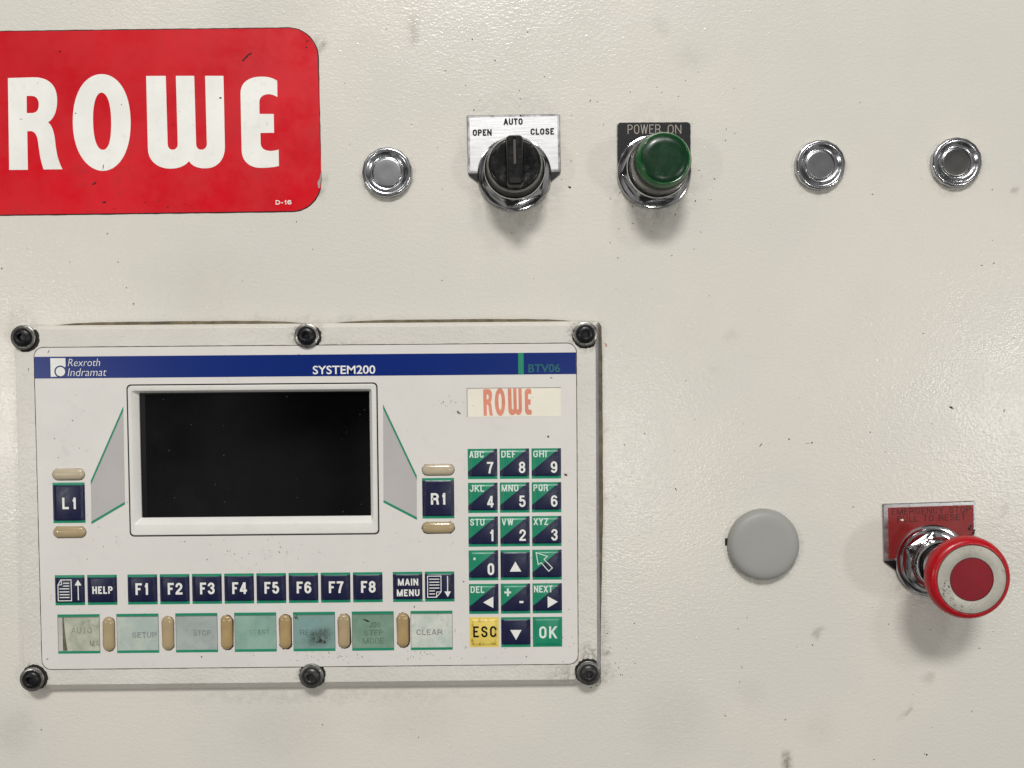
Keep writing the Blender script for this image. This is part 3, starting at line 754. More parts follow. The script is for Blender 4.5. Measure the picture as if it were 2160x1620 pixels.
# ---- emergency stop
u, v = at(1962, 1181)
es = thing('emergency_stop_button', 'red mushroom emergency stop button on red plate with silver rim', 'emergency stop', u, v, 0.024)
def lrot(px, py, h, ang=0.024):
    a = at(px, py, h); du, dv = a[0] - u, a[1] - v; ca, sa = math.cos(-ang), math.sin(-ang)
    return du * ca - dv * sa, du * sa + dv * ca
q0 = lrot(1862, 1063, 4); q1 = lrot(2057, 1057, 4); q2 = lrot(1866, 1184, 4)
PW = q1[0] - q0[0]; PT = (q0[1] + q1[1]) / 2; PB = q2[1]; cx = (q0[0] + q1[0]) / 2
holder = node('legend_plate', es, (cx, 0, 0))
sg = slab('plate_rim', [rrect(-PW / 2, PB, PW / 2, PT, 3, 3)], 0, 4.5, M['alu_edge'], holder, cham=1.4)
sheet('red_field', [rrect(-PW / 2 + 10.5, PB + 6, PW / 2 - 4, PT - 8, 1)], 4.75, M['estop_red'], holder)
slab('backing_gasket', [[(cx - PW / 2 + 2, PB + 14), (cx - PW / 2 + 2, PB - 2), (cx - 60, PB - 30), (cx + 60, PB - 30), (cx + PW / 2 - 2, PB - 2), (cx + PW / 2 - 2, PB + 14)]], 0, 3.0, M['black_rubber'], es)
tx = []
for s, x0, y0, x1, y1 in (('EMERGENCY STOP', 1880.5, 1086.5, 2048, 1069.5), ('PULL TO RESET', 1893, 1101.5, 2036.5, 1086.5)):
    a0 = lrot(x0, y0, 5); a1 = lrot(x1, y1, 5); hh = 14.0
    tx.append(text_mesh(s, a0[0] - cx, a0[1], a1[0] - cx, a0[1] + 13.2, 0.115, 0.26, .78))
lettering(tx, 5.05, M['dull_print'], holder)
lettering([blot(lrot(1903, 1097, 5)[0] - cx, lrot(1903, 1097, 5)[1], 3.0, 1.2)], 5.3, M['paper'], holder, name='paint_chip')
tx = [blot(lrot(2050, 1115, 5)[0] - cx + random.gauss(0, 4), lrot(2050, 1115, 5)[1] + random.gauss(0, 7), random.uniform(.6, 2.4), 1.3, random.uniform(0, 3)) for i in range(16)]
lettering(tx, 5.2, M['grime'], holder, name='dirt_patch')['kind'] = 'stuff'
base_stack(es, 0.55, 44, 50, 57, True)
vs, fs = lathe([(45, 30), (45, 41), (43.5, 43), (40, 43.4)], 72, close_top=False)
obj('rubber_seal', vs, fs, M['black_rubber'], es, smooth=True, angle=40)
vs, fs = lathe([(41.5, 30), (41.5, 58), (39.5, 62), (36, 66), (34.5, 74), (34.5, 118)], 72)
obj('shaft', vs, fs, M['plug'], es, smooth=True, angle=35)
vs, fs = lathe([(34, 112), (60, 113), (74, 116), (79.5, 121), (81.5, 128), (81.2, 134), (79, 140.5), (75.5, 144.6), (72, 146.6), (69.5, 147.2), (68.3, 147.0), (67.8, 146.2)], 96)
head = obj('mushroom_head', vs, fs, M['mush'], es, smooth=True, angle=40)
vs, fs = lathe([(67.6, 146.3), (67.2, 146.9), (66.6, 147.2), (43, 147.2), (42.4, 146.9)], 96, close_top=False)
obj('metal_ring', vs, fs, M['mush_ring'], head, smooth=True, angle=40)
vs, fs = lathe([(42.2, 146.0), (41.8, 146.7), (30, 146.8), (0.5, 146.9)], 72)
obj('centre_disc', vs, fs, M['mush_dark'], head, smooth=True, angle=40)
vs, fs = lathe([(42.9, 147.3), (41.6, 147.35)], 72, close_top=False)
obj('ring_gap', vs, fs, simple('ring_gap_dirt', lin(70, 40, 36), 0.6), head)
vs, fs = lathe([(67.9, 147.35), (66.5, 147.4)], 72, close_top=False)
obj('ring_gap', vs, fs, bpy.data.materials['ring_gap_dirt'], head)
tx = []
for i in range(26):
    a = random.gauss(-2.2, .45); r = random.uniform(46, 64)
    tx.append(blot(r * math.cos(a), r * math.sin(a), random.uniform(.5, 2.0), random.uniform(1, 2), random.uniform(0, 3)))
for i in range(22):
    a = random.uniform(0, 6.28); r = random.uniform(45, 65); tx.append(blot(r * math.cos(a), r * math.sin(a), random.uniform(.3, 1.0), random.uniform(1, 2.5), random.uniform(0, 3)))
lettering(tx, 147.45, simple('ring_stain', lin(122, 122, 118), 0.6), head, name='stain_mark')['kind'] = 'stuff'

# ---- hole plugs
def hole_plug(px, py, label, spin, m_face, dish, skew):
    u, v = at(px, py, 4)
    t = thing('hole_plug', label, 'hole plug', u, v, 0, 'round chrome hole plugs')
    sides = 15
    def rf(i, a, r):
        w_ = (1.0, 1.0, 0.75, 0.4, 0.1)[i] if i < 5 else 0
        tt = (a - spin) % (2 * math.pi / sides) - math.pi / sides
        f = math.cos(math.pi / sides) / math.cos(tt) * 1.012
        return r * (1 + (f - 1) * w_) * (1 + 0.004 * math.sin(2 * a + skew))
    prof = [(52.5, 0), (52.2, 7.5), (50.8, 10.6), (48.8, 11.8), (46.5, 12.2), (43.8, 12.0), (41.8, 11.0), (39.5, 9.4 - dish), (36.5, 7.4 - dish), (33.5, 6.2 - dish), (31.4, 5.9 - dish), (30.2, 6.6 - dish), (29.6, 7.4 - dish)]
    vs, fs = lathe(prof, 120, rf, close_top=False)
    obj('rim', vs, fs, M['plug'], t, smooth=True, angle=50)
    vs, fs = lathe([(29.8, 7.0 - dish), (29.2, 7.6 - dish), (26, 7.9 - dish), (14, 7.7 - dish), (0.5, 7.6 - dish)], 72)
    obj('centre_disc', vs, fs, m_face, t, smooth=True)
    return t
hole_plug(817, 364.5, 'chrome hole plug with a matte centre, between the red sign and the selector knob', 0.2, M['plug_face'], 0.0, 0.4)
hole_plug(1729, 349, 'chrome hole plug next to the right of the green push button', 0.05, M['plug_face_mid'], 0.3, 1.2)
hole_plug(2016, 343.5, 'chrome hole plug near the right edge, last in the upper row', 0.33, M['plug_face_dark'], 0.9, 2.0)

# ---- grey cap
u, v = at(1609.8, 1148.5, 6)
gp = thing('hole_cover', 'smooth matte grey plastic hole cover left of the emergency stop', 'hole cover', u, v)
vs, fs = lathe([(75.0, 0), (75.8, 4.0), (75.4, 9.0), (73.8, 13.8), (70.8, 18.0), (66.6, 21.0), (61.5, 22.8), (55, 23.8), (46, 24.3), (25, 24.6), (0.5, 24.7)], 96)
obj('cap', vs, fs, M['grey_plug'], gp, smooth=True)
sheet('pry_slot', [rrect(-79.5, -3, -70, 13, 1.5, 3)], 0.6, M['seam'], gp)

# ================================================================== OPERATOR PANEL
HF = 26.0                                               # height of the panel front
LB = [at(72, 733, HF), at(1214, 725, HF), at(1220, 1400, HF), at(90, 1411.5, HF)]
lx0 = (LB[0][0] + LB[3][0]) / 2; lx1 = (LB[1][0] + LB[2][0]) / 2; ly1 = (LB[0][1] + LB[1][1]) / 2; ly0 = (LB[2][1] + LB[3][1]) / 2
OB = [at(29.5, 685, 18), at(1262, 678.5, 18), at(1268, 1446, 18), at(45, 1459, 18)]
ox0 = (OB[0][0] + OB[3][0]) / 2; ox1 = (OB[1][0] + OB[2][0]) / 2; oy1 = (OB[0][1] + OB[1][1]) / 2; oy0 = (OB[2][1] + OB[3][1]) / 2
PC = ((lx0 + lx1) / 2, (ly0 + ly1) / 2)
panel = thing('operator_panel', 'operator panel with dark screen, blue title bar and rows of green and navy keys', 'operator panel', PC[0], PC[1])
SCREW_DIRT = [(48, 711, 22, 40, .5, 1), (647, 707, 22, 46, .55, 1), (1236, 702, 22, 50, .7, 1), (68, 1434, 22, 46, .5, 1), (657, 1427, 22, 40, .5, 1), (1242, 1420, 20, 62, .7, 1), (1210, 1425, 10, 50, .4, 1.6), (1242, 1385, 8, 40, .6, .8), (1248, 690, 4, 40, .6, 1.0), (720, 735, 3, 26, .3, 4)]
M['frame'] = frame_paint()
M['screen'] = screen_glass()
def pl(px, py, h=HF): a = at(px, py, h); return a[0] - PC[0], a[1] - PC[1]
# bezel hole
b0 = pl(276, 1130); b1 = pl(794.5, 808.5)
bx0, by0, bx1, by1 = b0[0], b0[1], b1[0], b1[1]
X0, X1, Y0, Y1 = ox0 - PC[0], ox1 - PC[0], oy0 - PC[1], oy1 - PC[1]
ch = 8.0
vs = []
for (i_, h) in ((0, 4), (0, 9.0), (1, HF)):
    vs += [(X0 + 9 * i_, Y0 + 17 * i_, h), (X1 - 8 * i_, Y0 + 17 * i_, h), (X1 - 8 * i_, Y1 - 9 * i_, h), (X0 + 9 * i_, Y1 - 9 * i_, h)]
vs += [(bx0, by0, HF), (bx1, by0, HF), (bx1, by1, HF), (bx0, by1, HF), (bx0, by0, 8), (bx1, by0, 8), (bx1, by1, 8), (bx0, by1, 8)]
fs = []
for k in range(4):
    for i in range(4):
        j = (i + 1) % 4; fs.append((k * 4 + i, k * 4 + j, k * 4 + 4 + j, k * 4 + 4 + i))
frame = obj('frame', vs, fs, M['frame'], panel)
bv = frame.modifiers.new('soft_edges', 'BEVEL'); bv.width = 0.9 * S; bv.segments = 2; bv.limit_method = 'ANGLE'; bv.angle_limit = math.radians(25)
# worn bare metal along the right edge
obj('worn_edge', [(X1 + .3, Y0 + 4, 9.2), (X1 + .3, Y1 - 4, 9.2), (X1 - ch + .8, Y1 - 12, HF - .6), (X1 - ch + .8, Y0 + 19, HF - .6)], [(0, 1, 2, 3)], simple('bare_edge_metal', lin(176, 178, 190), 0.42, 0.5, dirt=0.6, dscale=150), frame)
# foam gasket squeezed out between frame and cabinet
def bulge_loop():
    pts = []
    def run(p, q, prof, n=70):
        L = math.hypot(q[0] - p[0], q[1] - p[1]); nx, ny = (q[1] - p[1]) / L, -(q[0] - p[0]) / L
        for i in range(n):
            t = i / n; e = prof(t) + random.uniform(-.35, .35); pts.append((p[0] + (q[0] - p[0]) * t + nx * e, p[1] + (q[1] - p[1]) * t + ny * e))
    hump = lambda t, a, b: max(0.0, 1 - abs((t - (a + b) / 2) / ((b - a) / 2)) ** 5) if a < t < b else 0.0
    run((X0, Y0), (X1, Y0), lambda t: 1.0)
    run((X1, Y0), (X1, Y1), lambda t: 2.0 + 6.5 * min(1, max(0, (t - .12) / .35)) - 1.5 * max(0, (t - .9) / .1))
    run((X1, Y1), (X0, Y1), lambda t: -0.5 + 6.8 * hump(t, .04, .46) + 7.2 * hump(t, .50, .94))
    run((X0, Y1), (X0, Y0), lambda t: 1.0)
    return pts
slab('gasket', [bulge_loop()], 0, 7.5, M['foam'], panel, cham=2.0, smooth=True)

# printed foil, its dark seam, and the screen opening
frame_r = rrect(lx0 - PC[0], ly0 - PC[1], lx1 - PC[0], ly1 - PC[1], 19, 10)
FX0, FX1, FY0, FY1 = lx0 - PC[0], lx1 - PC[0], ly0 - PC[1], ly1 - PC[1]
def hole(g, r): return list(reversed(rrect(bx0 - g, by0 - g, bx1 + g, by1 + g, r, 6)))
sheet('foil_seam', [ragged(rrect(FX0 - 1.5, FY0 - 1.5, FX1 + 1.5, FY1 + 1.5, 20.5, 10), 0.1, 0.3, 12), hole(0, 8)], HF + 0.25, M['seam'], panel)
foil = sheet('front_foil', [frame_r, hole(1.4, 8)], HF + 0.55, M['foil'], panel)
HP = HF + 0.85                                           # printed ink
def ptile(name, x0, y0, x1, y1, mat, parent, h=HP):
    a = pl(x0, y1, h); b = pl(x1, y0, h); cx, cy = (a[0] + b[0]) / 2, (a[1] + b[1]) / 2; w, hh = (b[0] - a[0]) / 2, (b[1] - a[1]) / 2
    return sheet(name, [rrect(-w, -hh, w, hh)], h, mat, parent, (cx, cy, 0))
# title bar
tb0 = pl(73, 798.2); tb1 = pl(1214.5, 744.4)
ty1 = (pl(73, 752)[1] + pl(1214, 744)[1]) / 2; ty0 = (pl(73, 798)[1] + pl(1214, 789.5)[1]) / 2
bar = sheet('title_bar', [rrect(FX0 + .2, ty0, FX1 - .2, ty1)], HP, M['blue'], panel)
g0 = pl(1093, 767); g1 = pl(1104.5, 767)
sheet('green_tab', [rrect(g0[0], ty0, g1[0], ty1)], HP + .2, M['green'], bar)
def ft(s, x0, y0, x1, y1, mat, off, sh):
    a = pl(x0, y1, HP); b = pl(x1, y0, HP)
    lettering([font_text(s, a[0], a[1], b[0], b[1], off, sh)], HP + .25, mat, bar)
ft('SYSTEM200', 660, 770.5, 791.5, 789.5, M['print'], 0.013, 0)
ft('BTV06', 1114.5, 767.5, 1181.5, 785.5, M['darkgreen'], 0.013, 0)
ft('Rexroth', 143.5, 756.5, 211, 772.5, M['print'], -0.012, 0.2)
ft('Indramat', 143, 776.5, 224.5, 793.5, M['print'], -0.012, 0.2)
a = pl(107.2, 795, HP); b = pl(138, 755.3, HP)
cc = pl(127.6, 783.8, HP)
sq = [(a[0], a[1]), (a[0], b[1]), (b[0], b[1]), (b[0], cc[1] + 11.0)]
for i in range(0, 21):
    t = math.radians(42 + (246 - 42) * i / 20); sq.append((cc[0] + 12.6 * math.cos(t), cc[1] + 12.6 * math.sin(t)))
circ = [(cc[0] + 9.6 * math.cos(t * math.pi / 18), cc[1] + 9.6 * math.sin(t * math.pi / 18)) for t in range(36)]
sq = [p for p in sq if p[1] >= a[1] - .01] 
sheet('logo_mark', [list(reversed(sq))], HP + .25, M['print'], bar)
sheet('logo_mark', [circ], HP + .27, M['print'], bar)
# side wedges pointing at the screen keys
def wedge(P, up, lo):
    p = [pl(*q, HP) for q in P]
    w = sheet('grey_wedge', [p], HP, M['wedge'], panel)
    def band(a, b, t, d):
        a = pl(*a, HP); b = pl(*b, HP); return poly([a, b, (b[0], b[1] + d * t), (a[0], a[1] + d * t)])
    lettering([band(up[0], up[1], up[2], -1), band(lo[0], lo[1], lo[2], 1)], HP + .2, M['green'], w, name='green_line')
wedge([(260, 857), (191.5, 1014), (193, 1105.5), (263.5, 1060)], ((260, 857), (191.5, 1014), 9), ((193, 1105.5), (263.5, 1064), 5.5))
wedge([(808, 853), (809, 1056), (879.5, 1096.5), (879, 1003)], ((808, 853), (879, 1003), 9), ((809, 1060), (879.5, 1096.5), 5.5))
# name slip at the upper right
s0 = pl(985.7, 879.5, HP); s1 = pl(1182.8, 817.5, HP)
slip = sheet('name_slip', [rrect(s0[0], s0[1], s1[0], s1[1])], HP, M['paper'], panel)
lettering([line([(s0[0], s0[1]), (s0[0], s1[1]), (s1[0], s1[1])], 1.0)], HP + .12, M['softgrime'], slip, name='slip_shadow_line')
r0 = pl(1019.7, 877.5, HP); r1 = pl(1121, 818, HP)
for L in LOGO:
    mp = lambda p: (r0[0] + (p[0] - 52) / (1766 - 52) * (r1[0] - r0[0]), r1[1] - (p[1] - 380) / (992 - 380) * (r1[1] - r0[1]))
    sheet('letter', [[mp(p) for p in l] for l in L], HP + .25, M['salmon'], slip)

# screen bezel and glass
i0 = pl(298.5, 1092.5, 18); i1 = pl(779, 825, 18)
bz = node('screen_bezel', panel)
def ringloop(x0, y0, x1, y1, r, h): return [(p[0], p[1], h) for p in rrect(x0, y0, x1, y1, r, 6)]
f0 = pl(283, 1107.5); f1 = pl(785.5, 819)
rings = [ringloop(bx0 + .8, by0 + .8, bx1 - .8, by1 - .8, 8, 10), ringloop(bx0 + .8, by0 + .8, bx1 - .8, by1 - .8, 8, HF + 1.2), ringloop(bx0 + 2.2, by0 + 2.2, bx1 - 2.2, by1 - 2.2, 7, HF + 2.4),
         ringloop(f0[0], f0[1], f1[0], f1[1], 6, HF + 2.4), ringloop(f0[0] + 1.2, f0[1] + 1.2, f1[0] - 1.2, f1[1] - 1.2, 5.5, HF + 1.8), ringloop(i0[0], i0[1], i1[0], i1[1], 2, 17.0), ringloop(i0[0], i0[1], i1[0], i1[1], 2, 13.5)]
n = len(rings[0]); vs = [p for r in rings for p in r]; fs = []
for i in range(len(rings) - 1):
    for j in range(n):
        k = (j + 1) % n; fs.append((i * n + j, i * n + k, (i + 1) * n + k, (i + 1) * n + j))
obj('bezel_frame', vs, fs, simple('bezel_paint', lin(226, 224, 218), 0.4, dirt=0.12, dscale=80, bump=0.35, bscale=900, var=0.015), bz, smooth=True, angle=30)
sheet('bezel_gap', [rrect(bx0 - 2.0, by0 - 2.0, bx1 + 2.0, by1 + 2.0, 9.5, 6), list(reversed(rrect(bx0 + 1.0, by0 + 1.0, bx1 - 1.0, by1 - 1.0, 8, 6)))], HF + 0.7, M['seam'], bz)
cxs, cys = (i0[0] + i1[0]) / 2, (i0[1] + i1[1]) / 2; ws, hs = (i1[0] - i0[0]) / 2, (i1[1] - i0[1]) / 2
scr = sheet('screen', [rrect(-ws - .6, -hs - .6, ws + .6, hs + .6)], 14.0, M['screen'], panel, (cxs, cys, 0))
sheet('screen_border', [rrect(-ws, -hs, ws, hs), list(reversed(rrect(-ws + 11, -hs + 3, ws - 3, hs - 3)))], 14.3, simple('screen_mask', lin(9, 9, 12), 0.2, spec=0.3), scr)

# ------------------------------------------------------------------ keys
def emboss(w, hgt, rise=2.2, m0=3.0, m1=8.5):
    def f(a, b):
        d = min(w / 2 - abs(a), hgt / 2 - abs(b)); t = max(0.0, min(1.0, (d - m0) / (m1 - m0)))
        return rise * t * t * (3 - 2 * t)
    return f
KEYMESH = {}
def key_body(w, h, mat, kind, hf):
    k = (round(w), round(h), kind)
    if k in KEYMESH: return KEYMESH[k]
    def ax(L): return [-L / 2, -L / 2 + 3, -L / 2 + 4.6, -L / 2 + 5.8, -L / 2 + 7.2, -L / 2 + 8.5, 0, L / 2 - 8.5, L / 2 - 7.2, L / 2 - 5.8, L / 2 - 4.6, L / 2 - 3, L / 2]
    xs, ys = ax(w), ax(h); vs = [(x, y, hf(x, y)) for y in ys for x in xs]; n = len(xs)
    fs = [(r * n + c, r * n + c + 1, (r + 1) * n + c + 1, (r + 1) * n + c) for r in range(len(ys) - 1) for c in range(n - 1)]
    # skirt down to the foil
    per = [c for c in range(n)] + [r * n + n - 1 for r in range(1, n)] + [(n - 1) * n + c for c in range(n - 2, -1, -1)] + [r * n for r in range(n - 2, 0, -1)]
    o = len(vs); vs += [(vs[i][0], vs[i][1], -0.5) for i in per]
    for i in range(len(per)):
        j = (i + 1) % len(per); fs.append((per[j], per[i], o + i, o + j))
    me = bpy.data.meshes.new('key'); me.from_pydata([V(*p) for p in vs], [], fs)
    for p in me.polygons: p.use_smooth = True
    me.set_sharp_from_angle(angle=math.radians(50)); me.materials.append(mat)
    KEYMESH[k] = me; return me
def key(cx, cy, w, h, kind, prints, label=None):
    """cx, cy on the panel; prints = [(mesh part, material)] in key units measured from the upper left corner"""
    hf = emboss(w, h)
    o = bpy.data.objects.new('key', key_body(w, h, M['key_' + kind], kind, hf)); COL.objects.link(o)
    o.parent = panel; o.location = V(cx, cy, HP)
    if label: o['label'] = label
    bym = {}
    for part, mat in prints: bym.setdefault(mat, []).append(part)
    for mat, parts in bym.items(): lettering(parts, 2.45, M[mat], o)
    return o
def kt(s, x0, y0, x1, y1, w, h, wt=0.19, gap=0.13, base=.56):
    """text in a key: box given from the key's upper left corner, y downward"""
    k = 0.983
    return text_mesh(s, x0 * k - w / 2, h / 2 - y1 * k, x1 * k - w / 2, h / 2 - y0 * k, wt, gap, base)
def kp(pts, w, h): return [(x * 0.983 - w / 2, h / 2 - y * 0.983) for x, y in pts]
def tri(pts, w, h): return poly(kp(pts, w, h))

# number pad
c00 = pl(1018.2, 978.8, HP); c02 = pl(1151.8, 977.3, HP); c50 = pl(1021, 1333.8, HP); c52 = pl(1155.5, 1333, HP)
def grid(r, c):
    x = ((c00[0] + c50[0]) / 2) * (1 - c / 2) + ((c02[0] + c52[0]) / 2) * (c / 2)
    y = ((c00[1] + c02[1]) / 2) * (1 - r / 5) + ((c50[1] + c52[1]) / 2) * (r / 5)
    return x, y
ALPHA = [('ABC', '7'), ('DEF', '8'), ('GHI', '9'), ('JKL', '4'), ('MNO', '5'), ('PQR', '6'), ('STU', '1'), ('VW', '2'), ('XYZ', '3')]
for i, (al, dg) in enumerate(ALPHA):
    r, c = divmod(i, 3); x, y = grid(r, c)
    aw = {'VW': 24.5, 'MNO': 35.5, 'GHI': 28.5}.get(al, 30.5)
    key(x, y, KW, KH, 'diagonal', [(kt(al, 3.6, 4.2, 3.6 + aw, 18.6, KW, KH, .17, .15), 'mint_print'), (kt(dg, (40.5 if dg != '1' else 43.5), 27.6, 54.2, 52, KW, KH, .165), 'print')])
x, y = grid(3, 0)
key(x, y, KW, KH, 'diagonal', [(tri([(10.2, 15), (14.8, 15), (14.8, 20), (10.2, 20)], KW, KH), 'mint_print'), (kt('0', 40, 27, 54, 52.6, KW, KH, .185), 'print')])
x, y = grid(3, 1)
key(x, y, KW, KH, 'stripes', [(tri([(31.5, 24), (44, 45.5), (19.5, 45.5)], KW, KH), 'print')])
x, y = grid(3, 2)
arrow = [(8, 5.5), (32, 13.5), (25, 20), (42.5, 38.5), (34.5, 45.5), (19, 27), (12.5, 31)]
key(x, y, KW, KH, 'diagonal', [(line(kp(arrow, KW, KH), 1.7, True), 'mint_print')])
x, y = grid(4, 0)
key(x, y, KW, KH, 'diagonal', [(kt('DEL', 3.4, 4, 32.5, 18.4, KW, KH, .17, .15), 'mint_print'), (tri([(51.5, 26.5), (51.5, 51), (30, 39)], KW, KH), 'print')])
x, y = grid(4, 1)
key(x, y, KW, KH, 'diagonal', [(tri([(7.6, 15.8), (13.2, 15.8), (13.2, 20), (7.6, 20)], KW, KH), 'mint_print'), (tri([(17, 15.8), (22, 15.8), (22, 20), (17, 20)], KW, KH), 'mint_print'), (tri([(13, 9.3), (17.2, 9.3), (17.2, 26), (13, 26)], KW, KH), 'mint_print'), (tri([(39.5, 36.5), (48, 36.5), (48, 41), (39.5, 41)], KW, KH), 'print')])
x, y = grid(4, 2)
key(x, y, KW, KH, 'diagonal', [(kt('NEXT', 3, 4, 42.5, 18.6, KW, KH, .17, .13), 'mint_print'), (tri([(32, 27), (53.5, 39), (32, 52)], KW, KH), 'print')])
x, y = grid(5, 0)
key(x, y + 0.8, KW, KH, 'yellow', [(kt('ESC', 8, 18.6, 57.8, 42.6, KW, KH, .165, .2), 'black_print')], 'worn yellow key lettered ESC')
x, y = grid(5, 1)
key(x, y, KW, KH, 'stripes', [(tri([(19.5, 26.5), (43.5, 26.5), (31.7, 48)], KW, KH), 'print')])
x, y = grid(5, 2)
key(x, y, KW, KH, 'green', [(kt('OK', 13.6, 19.4, 50.5, 45.2, KW, KH, .17, .2), 'mint_print')], 'green key lettered OK')
# function row
e0 = pl(147.7, 1246.2, HP); e1 = pl(927.4, 1236.0, HP)
FXs = {}
for nm, cxp in (('up', 147.7), ('HELP', 215.8), ('F1', 300.8), ('F2', 368.9), ('F3', 436.8), ('F4', 504.6), ('F5', 572), ('F6', 639.8), ('F7', 707.7), ('F8', 775.8), ('MM', 860), ('down', 927.4)):
    t = (cxp - 147.7) / (927.4 - 147.7); FXs[nm] = pl(cxp, 1246.2 - 10.2 * t, HP)
yrow = (e0[1] + e1[1]) / 2
def page(up):
    """page with text lines and an arrow; measured on the key that pages up"""
    f = (lambda p: p) if up else (lambda p: (63.5 - p[0] if False else p[0], 63.5 - p[1]))
    o = []
    if up:
        pg = [(14, 9.5), (35.5, 9.5), (35.5, 54), (7.5, 54), (7.5, 20)]; fold = [(14.5, 9.5), (15.5, 19.5), (7.5, 20.5)]
        ln = [(18.5, 31.5, 16.5), (18.5, 31.5, 22.5), (10.5, 31.5, 28.5), (10.5, 31.5, 35), (10.5, 31.5, 41), (10.5, 31.5, 47)]
        ar = [(50, 17), (50, 53)]; hd = [(50, 9.5), (57.5, 21.5), (42.5, 21.5)]
    else:
        pg = [(6, 9), (34.5, 9), (34.5, 42.5), (24.5, 54), (6, 54)]; fold = [(24.5, 53.5), (25, 43), (34, 42.5)]
        ln = [(9.5, 31, 15.5), (9.5, 31, 22), (9.5, 31, 28), (9.5, 31, 34.5), (9.5, 21.5, 40.5), (9.5, 21.5, 47)]
        ar = [(48.5, 9), (48.5, 45)]; hd = [(41.5, 42), (55.5, 42), (48.5, 54)]
    o.append(line(kp(pg, KW, KH), 1.7, True)); o.append(([(a, b, c + .06) for a, b, c in line(kp(fold, KW, KH), 1.5)[0]], line(kp(fold, KW, KH), 1.5)[1]))
    for a, b, y_ in ln: o.append(line(kp([(a, y_), (b, y_)], KW, KH), 2.0))
    o.append(line(kp(ar, KW, KH), 2.1)); v_, f_ = tri(hd, KW, KH); o.append(([(a, b, .06) for a, b, c in v_], f_))
    return [(p, 'print') for p in o]
key(FXs['up'][0], yrow, KW, KH, 'stripes', page(True))
key(FXs['HELP'][0], yrow, KW, KH, 'stripes', [(kt('HELP', 11.5, 24, 54.5, 40, KW, KH, .2, .14), 'print')])
fx0, fx1 = FXs['F1'][0], FXs['F8'][0]
for i in range(8):
    wd = 27.5 if i == 0 else 31
    key(fx0 + (fx1 - fx0) * i / 7, yrow, KW, KH, 'stripes', [(kt('F%d' % (i + 1), 17.5, 18, 17.5 + wd, 43, KW, KH, .185, .12), 'print')])
key(FXs['MM'][0], yrow, KW, KH, 'stripes', [(kt('MAIN', 11, 13.8, 54, 28.4, KW, KH, .2, .14), 'print'), (kt('MENU', 8.5, 36.8, 56.5, 51.4, KW, KH, .2, .14), 'print')])
key(FXs['down'][0], yrow, KW, KH, 'stripes', page(False))
# tall keys beside the screen
TW, TH = 66.5, 84.5
c = pl(145.6, 1060.6, HP); key(c[0], c[1], TW, TH, 'tall', [(kt('L1', 21, 31.5, 50.5, 56, TW, TH, .19, .2), 'print')])
c = pl(924.4, 1051, HP); key(c[0], c[1], TW, TH, 'tall', [(kt('R1', 18.5, 31.5, 50, 56, TW, TH, .19, .16), 'print')])

# tan finger guides between the keys
def pill(cx, cy, w, h, label=None, dirty=1.0, mat='pill'):
    hgt = 6.0; r = min(w, h) / 2; rings = []
    for t in (0, .25, .5, .72, .88, 1.0):
        a = t * math.pi / 2 * 0.94; rings.append((stadium(w, h, r * (1 - math.cos(a))), hgt * math.sin(a)))
    n = len(rings[0][0]); vs = []; fs = []
    for L, z in rings: vs += [(p[0], p[1], z) for p in L]
    for i in range(len(rings) - 1):
        for j in range(n):
            k = (j + 1) % n; fs.append((i * n + j, i * n + k, (i + 1) * n + k, (i + 1) * n + j))
    fs.append(tuple((len(rings) - 1) * n + j for j in range(n)))
    o = obj('finger_guide', vs, fs, M[mat], panel, (cx, cy, HP), smooth=True)
    if label: o['label'] = label
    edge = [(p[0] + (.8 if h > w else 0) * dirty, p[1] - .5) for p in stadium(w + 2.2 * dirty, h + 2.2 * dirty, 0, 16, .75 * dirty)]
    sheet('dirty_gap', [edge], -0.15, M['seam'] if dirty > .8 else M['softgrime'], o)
    return o
for (x0, y0, x1, y1, d) in ((110.3, 988.3, 179, 1012.3, .6), (112.6, 1109.8, 181.6, 1134.3, .7), (890.6, 978.5, 958, 1002.5, .7), (890.6, 1100, 959, 1125, 1.0)):
    c = pl((x0 + x1) / 2, (y0 + y1) / 2, HP); pill(c[0], c[1], 67.3, 23.6, None, d, 'pill_pale' if y0 < 1050 else 'pill')
for i, (x0, y0, x1, y1, d) in enumerate(((216.7, 1301, 242, 1374, .8), (341.7, 1299, 366.6, 1372, .7), (466, 1297, 490.4, 1370.6, 1.2), (589, 1295.5, 614, 1369.5, 1.4), (713, 1294, 738.4, 1367.8, 1.2), (837.3, 1292, 862, 1366, 1.2))):
    c = pl((x0 + x1) / 2, (y0 + y1) / 2, HP); pill(c[0], c[1], 24.6, 72.0, None, d, ('pill', 'pill', 'pill_brown', 'pill_brown', 'pill', 'pill_brown')[i])

# label windows with faded slips
WIN = [('AUTO', 166.5, 1338.2, 'green grey label window with a slip half out'), ('SETUP', 291.8, 1336.5, None), ('STOP', 416.3, 1335, None), ('START', 540.3, 1333.3, None), ('RESUME', 663.5, 1332, 'blue green label window with a burnt black spot'), ('JOG', 787.3, 1330.7, None), ('CLEAR', 910.5, 1328.5, None)]
GCOL = [(lin(172, 176, 158), lin(206, 206, 186), lin(106, 106, 92)), (lin(174, 188, 180), lin(194, 203, 190), lin(162, 176, 171)), (lin(162, 171, 167), lin(176, 184, 179), lin(152, 151, 152)), (lin(130, 165, 152), lin(150, 182, 166), lin(140, 160, 152)),
        (lin(130, 164, 163), lin(130, 160, 152), lin(108, 138, 137)), (lin(116, 147, 127), lin(136, 165, 146), lin(118, 139, 122)), (lin(188, 202, 190), lin(216, 217, 207), lin(232, 229, 220))]
y_w = (pl(166.5, 1338.2, HP)[1] + pl(910.5, 1328.5, HP)[1]) / 2
WW, WH = 87.6, 82.6
